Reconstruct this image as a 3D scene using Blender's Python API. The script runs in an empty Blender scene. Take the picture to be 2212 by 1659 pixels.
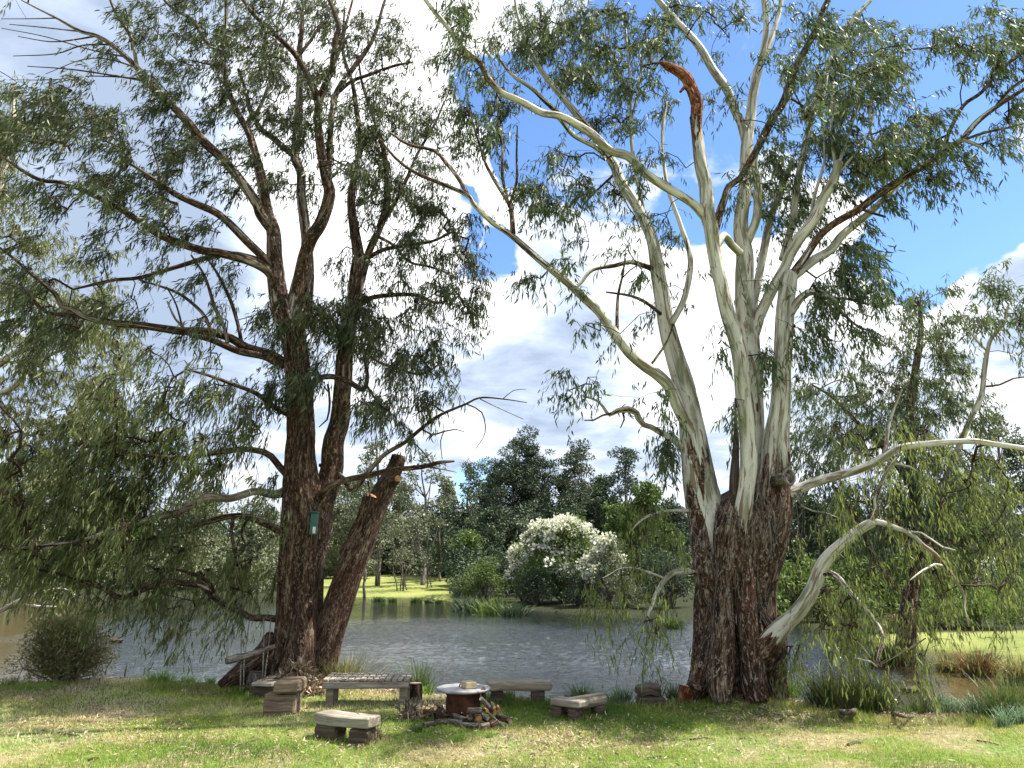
import bpy, math, random
import numpy as np
from mathutils import Vector
R = math.radians
rng = np.random.default_rng(11); random.seed(11)
scene = bpy.context.scene
C = scene.collection

# ---------------------------------------------------------------- camera
CH = 1.75; PITCH = R(12.5); FP = 1671.0
cd = bpy.data.cameras.new('camera'); cam = bpy.data.objects.new('camera', cd); C.objects.link(cam)
cam.location = (0, 0, CH); cam.rotation_euler = (R(90) + PITCH, 0, 0)
cd.sensor_width = 36; cd.lens = 36 * FP / 2212; cd.clip_start = .05; cd.clip_end = 2000
scene.camera = cam
CAM = np.array([0, 0, CH]); FW = np.array([0, math.cos(PITCH), math.sin(PITCH)]); UP = np.array([0, -math.sin(PITCH), math.cos(PITCH)])
def ray(x, y): return FW + (x - 1106) / FP * np.array([1., 0, 0]) + (829.5 - y) / FP * UP
def at(x, y, Y):
    d = ray(x, y); return CAM + d * (Y / d[1])
def G(x, y, z=0.):
    d = ray(x, y); return CAM + d * ((z - CH) / d[2])
def dep(p): return float(np.dot(np.asarray(p) - CAM, FW))
def toF(P):
    P = np.atleast_2d(P) - CAM; w = P @ FW
    return np.stack([1106 + FP * P[:, 0] / w, 829.5 - FP * (P @ UP) / w], 1)
SUN = np.array([.62, .12, 1.05]); SUN = SUN / np.linalg.norm(SUN)

# ---------------------------------------------------------------- noise
def _h(i, j, k, s):
    s = int(s)
    n = (i * 374761393 + j * 668265263 + k * 2147483647 + s * 974634777) & 0xffffffff
    n = ((n ^ (n >> 13)) * 1274126177) & 0xffffffff
    return ((n ^ (n >> 16)) & 0xffff) / 65535.
def noise(P, s=0):
    P = np.asarray(P, float); f = np.floor(P).astype(np.int64); t = P - f; t = t * t * (3 - 2 * t)
    r = 0
    for a in (0, 1):
        for b in (0, 1):
            for c in (0, 1):
                w = (t[:, 0] if a else 1 - t[:, 0]) * (t[:, 1] if b else 1 - t[:, 1]) * (t[:, 2] if c else 1 - t[:, 2])
                r = r + w * _h(f[:, 0] + a, f[:, 1] + b, f[:, 2] + c, s)
    return r
def fbm(P, s=0, o=3):
    r = 0; a = .5; P = np.asarray(P, float)
    for i in range(o): r = r + a * noise(P, s + i); P = P * 2.03 + 7.1; a *= .5
    return r / (1 - .5 ** o)
def nrm(v): return v / np.maximum(np.linalg.norm(v, axis=-1, keepdims=True), 1e-9)

# ---------------------------------------------------------------- objects
def tag(o, label=None, cat=None, group=None, kind=None):
    for k, v in (('label', label), ('category', cat), ('group', group), ('kind', kind)):
        if v: o[k] = v
    return o
def thing(name, loc, label, cat, group=None, kind=None):
    o = bpy.data.objects.new(name, None); C.objects.link(o); o.location = [float(v) for v in loc]
    o.empty_display_size = .1
    return tag(o, label, cat, group, kind)
def link(name, me, mat, parent=None):
    o = bpy.data.objects.new(name, me); C.objects.link(o)
    for m in (mat if isinstance(mat, (list, tuple)) else [mat]): me.materials.append(m)
    if parent is not None:
        o.parent = parent; o.matrix_parent_inverse.identity()
        l = parent.location; q = parent
        off = np.array(l)
        if q.parent is not None: off = off + np.array(q.parent.location)
        # vertices are given in world space: shift them into the parent's frame
        co = np.empty(len(me.vertices) * 3, np.float32); me.vertices.foreach_get('co', co)
        me.vertices.foreach_set('co', (co.reshape(-1, 3) - (np.array(root_off(parent)))).astype(np.float32).ravel())
        me.update()
    return o
def root_off(p):
    s = np.zeros(3)
    while p is not None: s = s + np.array(p.location); p = p.parent
    return s
def mk(name, V, polys, mat, parent=None, attrs=None, smooth=False, mi=None):
    """polys: list of int arrays (n,k)"""
    me = bpy.data.meshes.new(name)
    V = np.asarray(V, np.float32); me.vertices.add(len(V)); me.vertices.foreach_set('co', V.ravel())
    polys = [np.asarray(p, np.int32) for p in polys if len(p)]
    loops = np.concatenate([p.ravel() for p in polys]); tot = np.concatenate([np.full(len(p), p.shape[1], np.int32) for p in polys])
    st = np.concatenate([[0], np.cumsum(tot)[:-1]]).astype(np.int32)
    me.loops.add(len(loops)); me.loops.foreach_set('vertex_index', loops)
    me.polygons.add(len(tot)); me.polygons.foreach_set('loop_start', st); me.polygons.foreach_set('loop_total', tot)
    me.polygons.foreach_set('use_smooth', np.full(len(tot), bool(smooth)))
    for k, a in (attrs or {}).items():
        a = np.asarray(a, np.float32)
        if a.ndim == 2:
            at_ = me.attributes.new(k, 'FLOAT_VECTOR', 'POINT'); at_.data.foreach_set('vector', a.ravel())
        else:
            at_ = me.attributes.new(k, 'FLOAT', 'POINT'); at_.data.foreach_set('value', a)
    me.update(calc_edges=True)
    o = link(name, me, mat, parent)
    if mi is not None: me.polygons.foreach_set('material_index', np.asarray(mi, np.int32))
    return o
class Acc:
    def __init__(s): s.V = []; s.Q = []; s.T = []; s.bk = []; s.pa = []; s.n = 0
    def add(s, V, Q=None, T=None, bk=None, pa=None):
        V = np.asarray(V, float)
        if Q is not None and len(Q): s.Q.append(np.asarray(Q) + s.n)
        if T is not None and len(T): s.T.append(np.asarray(T) + s.n)
        s.V.append(V); s.bk.append(V if bk is None else bk); s.pa.append(np.zeros(len(V)) if pa is None else np.broadcast_to(pa, (len(V),)))
        s.n += len(V)
    def build(s, name, mat, parent=None, smooth=True):
        P = []
        if s.Q: P.append(np.concatenate(s.Q))
        if s.T: P.append(np.concatenate(s.T))
        return mk(name, np.concatenate(s.V), P, mat, parent, {'bk': np.concatenate(s.bk), 'pale': np.concatenate(s.pa)}, smooth)

def resample(P, r, pa, step):
    P = np.asarray(P, float); n = len(P)
    if n == 2: Pe = np.array([2 * P[0] - P[1], P[0], P[1], 2 * P[1] - P[0]])
    else: Pe = np.vstack([2 * P[0] - P[1], P, 2 * P[-1] - P[-2]])
    out = []; rr = []; pp = []
    for i in range(n - 1):
        a, b, c, d = Pe[i:i + 4]; m = max(1, int(np.linalg.norm(c - b) / step))
        for t in np.arange(m) / m:
            out.append(.5 * (2 * b + (c - a) * t + (2 * a - 5 * b + 4 * c - d) * t * t + (3 * b - a - 3 * c + d) * t ** 3))
            rr.append(r[i] * (1 - t) + r[i + 1] * t); pp.append(pa[i] * (1 - t) + pa[i + 1] * t)
    out.append(P[-1]); rr.append(r[-1]); pp.append(pa[-1])
    return np.array(out), np.array(rr), np.array(pp)
def frames(P):
    T = nrm(np.gradient(P, axis=0)); n = len(P); U = np.zeros_like(P)
    u = np.cross(T[0], [0, 1, 0.1]);
    if np.linalg.norm(u) < .1: u = np.cross(T[0], [1, 0, 0])
    for i in range(n):
        u = u - np.dot(u, T[i]) * T[i]; u = u / np.linalg.norm(u); U[i] = u
    return T, U, np.cross(T, U)
def tube(acc, P, r, seg=8, step=None, pa=0., amp=0., fr=9., cap=False, lobes=None, flare=0., seed=0, taper=True, zf=1.0, twist=0.):
    P = np.asarray(P, float); r = np.asarray(r, float)
    pa = np.full(len(P), pa) if np.ndim(pa) == 0 else np.interp(np.linspace(0, 1, len(P)), np.linspace(0, 1, len(pa)), pa)
    if step: P, r, pa = resample(P, r, pa, step)
    T, U, W = frames(P); n = len(P)
    s = np.concatenate([[0], np.cumsum(np.linalg.norm(np.diff(P, axis=0), axis=1))])
    th = np.arange(seg) / seg * 2 * math.pi
    ct, sn = np.cos(th), np.sin(th); Rm = max(.01, float(np.mean(r)))
    bk = np.stack([np.broadcast_to(ct * Rm, (n, seg)), np.broadcast_to(sn * Rm, (n, seg)), np.broadcast_to((s + seed * 3.7)[:, None], (n, seg))], 2).reshape(-1, 3)
    rad = np.repeat(r[:, None], seg, 1)
    if lobes is not None:
        k, a, ph = lobes; rad = rad * (1 + a * np.cos(k * th[None] + ph + twist * s[:, None]) + a * .6 * np.cos((k + 2) * th[None] + ph * 2 - twist * .6 * s[:, None]))
    if amp:
        q = bk * np.array([fr, fr, zf]); q[:, 0] += seed * 5
        q2 = bk.copy(); q2[:, 2] *= .8
        w = fbm(q2 * 3, seed + 9, 2) - .5
        q[:, :2] += w[:, None] * 1.6
        d = 1 - np.abs(fbm(q, seed, 3) * 2 - 1) * 1.6
        d = d * .6 + (fbm(q * [.35, .35, .6], seed + 3, 2) - .5) * 1.6
        rad = rad + (d.reshape(n, seg) - .3) * amp * np.minimum(1, r / .05)[:, None]
    V = P[:, None] + rad[..., None] * (U[:, None] * ct[None, :, None] + W[:, None] * sn[None, :, None])
    V = V.reshape(-1, 3)
    i = np.arange(n - 1)[:, None] * seg; j = np.arange(seg)[None]; j2 = (j + 1) % seg
    Q = np.stack([i + j, i + j2, i + seg + j2, i + seg + j], 2).reshape(-1, 4)
    pav = np.repeat(pa, seg)
    # caps
    c0 = len(V); V = np.vstack([V, P[0], P[-1] + (0 if cap else T[-1] * r[-1] * .8)])
    bk = np.vstack([bk, [0, 0, s[0]], [0, 0, s[-1]]]); pav = np.concatenate([pav, [pa[0], pa[-1]]])
    jj = np.arange(seg); T3 = np.vstack([np.stack([jj, np.full(seg, c0), (jj + 1) % seg], 1)[:, ::1], np.stack([(n - 1) * seg + jj, (n - 1) * seg + (jj + 1) % seg, np.full(seg, c0 + 1)], 1)])
    acc.add(V, Q, T3, bk, pav)
    return P, r
def box(acc, c, d, yaw=0., pitch=0., roll=0., rough=.0, bev=.006, seed=0, nx=6):
    """oriented, bevelled and slightly irregular timber box; c centre, d full size"""
    hx, hy, hz = np.array(d) / 2; b = min(bev, hx * .4, hy * .4, hz * .4)
    xs = np.concatenate([[-hx, -hx + b], np.linspace(-hx + b, hx - b, nx)[1:-1], [hx - b, hx]])
    ring = np.array([(-hy + b, -hz), (hy - b, -hz), (hy, -hz + b), (hy, hz - b), (hy - b, hz), (-hy + b, hz), (-hy, hz - b), (-hy, -hz + b)])
    V = []
    for k, x in enumerate(xs):
        f = 1 - (b / max(hy, .01) if k in (0, len(xs) - 1) else 0); g = 1 - (b / max(hz, .01) if k in (0, len(xs) - 1) else 0)
        for y, z in ring: V.append((x, y * f, z * g))
    V = np.array(V); L = V.copy()
    if rough: V = V + (np.stack([noise(V * 9 + seed * 3 + i * 17, 5 + i) for i in range(3)], 1) - .5) * rough * 2
    n = len(xs); Q = []
    for i in range(n - 1):
        for j in range(8): Q.append((i * 8 + j, (i + 1) * 8 + j, (i + 1) * 8 + (j + 1) % 8, i * 8 + (j + 1) % 8))
    T3 = []
    for o, s in ((0, 1), ((n - 1) * 8, -1)):
        for j in range(1, 7): T3.append((o, o + j, o + j + 1) if s > 0 else (o, o + j + 1, o + j))
    ca, sa = math.cos(yaw), math.sin(yaw); cp, sp = math.cos(pitch), math.sin(pitch); cr, sr = math.cos(roll), math.sin(roll)
    M = np.array([[ca, -sa, 0], [sa, ca, 0], [0, 0, 1]]) @ np.array([[cp, 0, sp], [0, 1, 0], [-sp, 0, cp]]) @ np.array([[1, 0, 0], [0, cr, -sr], [0, sr, cr]])
    acc.add(V @ M.T + np.array(c), Q, T3, bk=L[:, [1, 2, 0]] + seed * .37)
def lathe(acc, c, prof, seg=48, amp=0, seed=0):
    prof = np.array(prof, float); th = np.arange(seg) / seg * 2 * math.pi
    V = np.stack([prof[:, None, 0] * np.cos(th), prof[:, None, 0] * np.sin(th), np.broadcast_to(prof[:, None, 1], (len(prof), seg))], 2).reshape(-1, 3)
    if amp: V = V + nrm(V * [1, 1, 0]) * ((noise(V * 8 + seed, seed) - .5) * amp * 2)[:, None]
    i = np.arange(len(prof) - 1)[:, None] * seg; j = np.arange(seg)[None]; j2 = (j + 1) % seg
    acc.add(V + np.array(c), np.stack([i + j, i + j2, i + seg + j2, i + seg + j], 2).reshape(-1, 4), bk=V)
def disc(acc, c, n, r, seg=20, seed=0, bk=None, squash=1.):
    n = nrm(np.array(n, float)); u = nrm(np.cross(n, [0.1, .2, 1])); w = np.cross(n, u)
    th = np.arange(seg) / seg * 2 * math.pi; rr = r * (1 + .08 * np.sin(th * 3 + seed))
    L = np.vstack([[0, 0, 0], np.stack([rr * np.cos(th), rr * np.sin(th) * squash, 0 * th], 1)])
    V = np.array(c) + L[:, :1] * u + L[:, 1:2] * w
    acc.add(V, None, [(0, k + 1, (k + 1) % seg + 1) for k in range(seg)], bk=L + [0, 0, seed])

# ---------------------------------------------------------------- leaves
def leaf_mesh(B, D, N, L, W, bend=.15, sickle=.12, six=True):
    """B base, D dir, N normal (unit), L length, W width; returns V, polys, per-vertex leaf id"""
    n = len(B); D = nrm(D); N = nrm(N - np.sum(N * D, 1)[:, None] * D); S = np.cross(D, N)
    L = L[:, None]; W = W[:, None]; s = (rng.random((n, 1)) * 2 - 1) * sickle * L; b = (rng.random((n, 1)) * 2 - 1) * bend * L
    if six:
        V = np.stack([B, B + D * L * .3 + S * (W * .5 + s * .6) + N * b * .4, B + D * L * .3 - S * (W * .5 - s * .6) + N * b * .4,
                      B + D * L * .7 + S * (W * .34 + s * .7) + N * b, B + D * L * .7 - S * (W * .34 - s * .7) + N * b, B + D * L + N * b * .7], 1).reshape(-1, 3)
        o = np.arange(n)[:, None] * 6
        return V, [o + np.array([[1, 2, 4, 3]]), np.concatenate([o + np.array([[0, 2, 1]]), o + np.array([[3, 4, 5]])])], np.repeat(np.arange(n), 6)
    V = np.stack([B, B + D * L * .45 + S * (W * .5 + s) + N * b, B + D * L, B + D * L * .45 - S * (W * .5 - s) + N * b], 1).reshape(-1, 3)
    o = np.arange(n)[:, None] * 4
    return V, [o + np.array([[0, 1, 2, 3]])], np.repeat(np.arange(n), 4)

# ---------------------------------------------------------------- materials
def newmat(name):
    m = bpy.data.materials.new(name); m.use_nodes = True; nt = m.node_tree; nt.nodes.clear()
    out = nt.nodes.new('ShaderNodeOutputMaterial')
    return m, nt, out
class NT:
    def __init__(s, nt): s.nt = nt
    def n(s, t, **k):
        d = s.nt.nodes.new(t)
        for a, v in k.items():
            if a.startswith('i_'):
                key = a[2:]; key = int(key) if key.isdigit() else key.replace('_', ' ')
                s.set(d.inputs[key], v)
            else: setattr(d, a, v)
        return d
    def set(s, sock, v):
        if hasattr(v, 'links') or isinstance(v, bpy.types.NodeSocket): s.nt.links.new(v, sock)
        elif isinstance(v, (tuple, list)) and len(v) == 3 and sock.type == 'RGBA': sock.default_value = (*v, 1)
        else: sock.default_value = v
    def math(s, op, a, b=0., c=None, clamp=False):
        d = s.n('ShaderNodeMath', operation=op, use_clamp=clamp); s.set(d.inputs[0], a); s.set(d.inputs[1], b)
        if c is not None: s.set(d.inputs[2], c)
        return d.outputs[0]
    def mix(s, f, a, b, bt='MIX'):
        d = s.n('ShaderNodeMix', data_type='RGBA', blend_type=bt); s.set(d.inputs[0], f); s.set(d.inputs[6], a); s.set(d.inputs[7], b)
        return d.outputs[2]
    def ramp(s, f, stops, interp='LINEAR'):
        d = s.n('ShaderNodeValToRGB'); e = d.color_ramp.elements; d.color_ramp.interpolation = interp
        while len(e) > len(stops): e.remove(e[-1])
        while len(e) < len(stops): e.new(1.)
        for x, (p, c) in zip(e, stops):
            x.position = p; x.color = (*c, 1) if len(c) == 3 else c
        s.set(d.inputs[0], f); return d.outputs[0]
    def attr(s, name, vec=False):
        d = s.n('ShaderNodeAttribute', attribute_name=name); return d.outputs['Vector' if vec else 'Fac']
    def scale(s, v, xyz):
        d = s.n('ShaderNodeVectorMath', operation='MULTIPLY'); s.set(d.inputs[0], v); d.inputs[1].default_value = xyz; return d.outputs[0]
    def noise(s, v, sc=1., det=4., rough=.55, dist=0.):
        d = s.n('ShaderNodeTexNoise'); s.set(d.inputs['Vector'], v); d.inputs['Scale'].default_value = sc; d.inputs['Detail'].default_value = det
        d.inputs['Roughness'].default_value = rough; d.inputs['Distortion'].default_value = dist; return d.outputs[0]
    def mr(s, v, a, b, c=0., d_=1., smooth=True):
        d = s.n('ShaderNodeMapRange', interpolation_type='SMOOTHSTEP' if smooth else 'LINEAR'); s.set(d.inputs[0], v)
        for k, x in zip((1, 2, 3, 4), (a, b, c, d_)): s.set(d.inputs[k], x)
        return d.outputs[0]
    def bump(s, h, st=.5, dist=.02):
        d = s.n('ShaderNodeBump'); s.set(d.inputs['Height'], h); d.inputs['Strength'].default_value = st; d.inputs['Distance'].default_value = dist; return d.outputs[0]
    def bsdf(s, col, rough=.8, spec=.3, normal=None, **k):
        d = s.n('ShaderNodeBsdfPrincipled'); s.set(d.inputs['Base Color'], col); s.set(d.inputs['Roughness'], rough); s.set(d.inputs['Specular IOR Level'], spec)
        if normal is not None: s.set(d.inputs['Normal'], normal)
        for a, v in k.items(): s.set(d.inputs[a.replace('_', ' ')], v)
        return d.outputs[0]
def bark_mat(name, brown, pale=None, olive=.3):
    m, nt, out = newmat(name); N = NT(nt); bk = N.attr('bk', True)
    f1 = N.noise(N.scale(bk, (22, 22, 2.2)), 1., 6, .65, .6)
    f2 = N.noise(N.scale(bk, (70, 70, 9)), 1., 4, .6)
    f3 = N.noise(N.scale(bk, (3, 3, 1.2)), 1., 3)
    ht = N.math('ADD', N.math('MULTIPLY', f1, 1.), N.math('MULTIPLY', f2, .35))
    col = N.ramp(f1, [(.36, brown[0]), (.46, brown[1]), (.55, brown[2]), (.66, brown[3])])  # bark tones, with sunlit ridges and fissure shade also put into colour
    col = N.mix(N.mr(f3, .45, .7), col, brown[4])
    col = N.mix(N.math('MULTIPLY', N.mr(f2, .38, .5, 1., 0.), .75), col, brown[0])
    f4 = N.noise(N.scale(bk, (38, 38, 12)), 1., 3, .6, 1.2)
    col = N.mix(N.math('MULTIPLY', N.mr(f4, .56, .62), .75), col, brown[3]); col = N.mix(N.math('MULTIPLY', N.mr(f4, .44, .38), .8), col, brown[0])  # flake highlights and crevice shade put into the bark colour
    ht = N.math('ADD', ht, N.math('MULTIPLY', f4, .5))
    nb = N.bump(ht, 1., .08)
    sh = N.bsdf(col, .85, .25, nb)
    if pale:
        p1 = N.noise(N.scale(bk, (9, 9, 1.3)), 1., 5, .6, .8)
        p2 = N.noise(N.scale(bk, (16, 16, 1.6)), 1.7, 4, .6, .4)
        p3 = N.noise(N.scale(bk, (60, 60, 12)), 1., 3)
        pc = N.ramp(p1, [(.38, pale[0]), (.45, pale[1]), (.50, pale[2]), (.60, pale[3])])
        pc = N.mix(N.math('MULTIPLY', N.mr(p2, .555, .60), .85), pc, pale[4])
        pc = N.mix(N.math('MULTIPLY', N.mr(p3, .62, .72), .35), pc, pale[4])
        pb = N.bump(N.math('ADD', N.math('MULTIPLY', p1, .6), N.math('MULTIPLY', p3, .15)), .35, .012)
        ps = N.bsdf(pc, .6, .3, pb)
        q = N.noise(N.scale(bk, (14, 14, 1.1)), 1., 5, .65, .5)
        fac = N.mr(N.math('ADD', N.attr('pale'), N.math('MULTIPLY', N.math('SUBTRACT', q, .5), 2.3)), .47, .56)
        mx = N.n('ShaderNodeMixShader', i_0=fac, i_1=sh, i_2=ps); sh = mx.outputs[0]
    nt.links.new(sh, out.inputs[0]); return m
def leaf_mat(name, cols, transl=.35, tcol=(.25, .32, .05), rough=.38, spec=.5):
    m, nt, out = newmat(name); N = NT(nt); lv = N.attr('lv')
    col = N.ramp(lv, [(i / (len(cols) - 1), c) for i, c in enumerate(cols)])
    a = N.bsdf(col, rough, spec)
    t = N.n('ShaderNodeBsdfTranslucent'); N.set(t.inputs[0], N.mix(.5, col, tcol))
    mx = N.n('ShaderNodeMixShader', i_0=transl, i_1=a, i_2=t.outputs[0])
    nt.links.new(mx.outputs[0], out.inputs[0]); return m
def wood_mat(name, dark, mid, light, fr=30, along=2.5, bumpd=.01, rings=False, rough=.8):
    m, nt, out = newmat(name); N = NT(nt); bk = N.attr('bk', True)
    f = N.noise(N.scale(bk, (fr, fr, along)), 1., 5, .6, .4); g = N.noise(N.scale(bk, (4, 4, 3)), 1., 4)
    if rings:
        l = N.n('ShaderNodeVectorMath', operation='LENGTH'); N.set(l.inputs[0], bk)
        f = N.math('ADD', N.math('MULTIPLY', N.math('SINE', N.math('MULTIPLY', l.outputs['Value'], 420.)), .12), N.math('MULTIPLY', f, .9))
    col = N.ramp(f, [(.3, dark), (.5, mid), (.72, light)])
    col = N.mix(N.math('MULTIPLY', N.mr(g, .5, .75), .5), col, dark)
    nt.links.new(N.bsdf(col, rough, .25, N.bump(f, .7, bumpd)), out.inputs[0]); return m
def plain_mat(name, c1, c2, sc=12., rough=.7, spec=.3, metal=0., bd=.004):
    m, nt, out = newmat(name); N = NT(nt); tc = N.n('ShaderNodeTexCoord').outputs['Object']
    f = N.noise(tc, sc, 5, .6); col = N.mix(N.mr(f, .35, .65), c1, c2)
    nt.links.new(N.bsdf(col, rough, spec, N.bump(N.noise(tc, sc * 4, 4), .5, bd), Metallic=metal), out.inputs[0]); return m
brownL = [(.012, .007, .0045), (.055, .028, .016), (.14, .08, .048), (.30, .22, .15), (.08, .034, .018)]
brownR = [(.012, .007, .005), (.065, .034, .02), (.18, .11, .068), (.46, .37, .28), (.11, .042, .022)]
paleR = [(.19, .185, .11), (.34, .32, .245), (.48, .45, .37), (.61, .57, .48), (.17, .095, .055)]
M = dict(
    barkL=bark_mat('left_tree_bark', brownL, [(.13, .10, .075), (.22, .18, .14), (.30, .25, .2), (.42, .36, .3), (.12, .06, .035)]),
    barkR=bark_mat('right_tree_bark', brownR, paleR),
    barkred=bark_mat('torn_heartwood', [(.05, .014, .006), (.20, .05, .018), (.38, .12, .04), (.5, .28, .16), (.12, .03, .012)]),
    barkdead=bark_mat('weathered_bark', [(.08, .065, .05), (.2, .165, .13), (.34, .29, .24), (.46, .41, .35), (.15, .11, .08)]),
    barkfar=bark_mat('far_bark', [(.06, .05, .04), (.14, .12, .10), (.24, .21, .18), (.38, .34, .3), (.12, .09, .07)]),
    leafLowLit=leaf_mat('left_leaf_lit', [(.05, .07, .024), (.10, .13, .042), (.18, .20, .08), (.38, .37, .2)], .38, (.24, .28, .06), .5, .35),  # lighter copy of the left tree's leaf: brighter light put into its colour
    leafL=leaf_mat('left_leaf_backlit', [(.026, .04, .016), (.048, .068, .025), (.085, .105, .04), (.2, .21, .11)], .25, (.2, .24, .05), .5, .35),  # darker copy for the upper crown: backlit shade put into the colour
    leafR=leaf_mat('right_tree_leaf', [(.04, .065, .03), (.07, .105, .046), (.125, .165, .08), (.29, .32, .2)], .3, (.22, .28, .07), .5, .25),
    leafP=leaf_mat('pale_gum_leaf', [(.07, .09, .03), (.12, .14, .05), (.18, .2, .08), (.3, .3, .13)], .35, (.3, .33, .1), .45, .4),
    leafW=leaf_mat('weeping_leaf', [(.08, .12, .03), (.15, .19, .05), (.26, .29, .085), (.44, .45, .2)], .45, (.28, .34, .07), .4, .5),
    leafD=leaf_mat('far_leaf_dark', [(.025, .042, .022), (.045, .07, .034), (.08, .11, .055), (.15, .18, .1)], .15, (.08, .12, .04), .6, .3),
    leafG=leaf_mat('far_leaf_green', [(.04, .075, .012), (.08, .13, .022), (.14, .2, .04), (.24, .29, .09)], .25, (.15, .22, .04), .6, .3),
    leafGy=leaf_mat('far_leaf_grey', [(.08, .10, .05), (.14, .16, .085), (.21, .23, .13), (.32, .33, .22)], .2, (.15, .18, .09), .6, .3),
    blossom=leaf_mat('white_blossom', [(.50, .52, .34), (.72, .72, .56), (.84, .83, .7), (.9, .89, .8)], .25, (.8, .8, .6), .7, .2),
    reed=leaf_mat('reed_green', [(.03, .06, .018), (.06, .11, .03), (.12, .17, .05), (.26, .25, .1)], .25, (.2, .26, .05), .5, .4),
    reedy=leaf_mat('reed_yellow', [(.09, .11, .03), (.17, .17, .055), (.28, .24, .1), (.42, .36, .19)], .3, (.35, .32, .1), .5, .4),
    reedb=leaf_mat('reed_rust', [(.06, .045, .02), (.13, .085, .035), (.22, .14, .07), (.36, .27, .15)], .25, (.35, .2, .08), .6, .3),
    reedg=leaf_mat('reed_blue', [(.10, .16, .10), (.16, .24, .15), (.23, .32, .21), (.34, .42, .3)], .25, (.25, .35, .15), .5, .4),
    bright=leaf_mat('bright_herb', [(.08, .17, .02), (.14, .26, .035), (.22, .36, .06), (.34, .46, .12)], .35, (.35, .5, .08), .5, .4),
    dry=leaf_mat('dry_leaf', [(.10, .06, .035), (.25, .17, .10), (.44, .34, .23), (.62, .52, .4)], .15, (.4, .3, .2), .7, .3),
    planks=wood_mat('weathered_plank', (.12, .098, .072), (.26, .225, .175), (.41, .365, .30)),
    beam=wood_mat('old_beam', (.11, .085, .055), (.24, .195, .14), (.40, .34, .26), 26, 2.),
    darkwood=wood_mat('dark_wood', (.025, .017, .012), (.075, .052, .036), (.16, .12, .09)),
    redwood=wood_mat('red_wood', (.06, .04, .027), (.2, .14, .09), (.36, .28, .2)),
    cut=wood_mat('fresh_cut', (.34, .15, .06), (.56, .3, .13), (.72, .48, .27), 16, 16, .002, True, .7),
    cutgrey=wood_mat('old_cut', (.2, .15, .1), (.38, .31, .23), (.52, .46, .37), 16, 16, .002, True, .8),
    steel=plain_mat('lid_metal', (.2, .2, .2), (.36, .36, .35), 9, .5, .5, .3, .002),
    rust=plain_mat('rusted_drum', (.035, .016, .01), (.12, .042, .018), 7, .8, .25, .1, .004),
    brick=plain_mat('firebrick', (.42, .32, .17), (.58, .46, .28), 30, .9, .2),
    green=plain_mat('green_paint', (.01, .075, .05), (.016, .1, .07), 20, .4, .5),
    white=plain_mat('white_paint', (.6, .6, .56), (.75, .75, .7), 20, .6, .3),
    black=plain_mat('black_plastic', (.01, .01, .01), (.025, .025, .025), 20, .5, .4),
    rope=plain_mat('rope', (.05, .035, .025), (.3, .27, .21), 60, .9, .2),
    duck=plain_mat('duck_feathers', (.02, .015, .012), (.075, .055, .04), 60, .7, .3),
    bill=plain_mat('duck_bill', (.05, .05, .04), (.09, .08, .05), 30, .5, .3),
)
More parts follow.
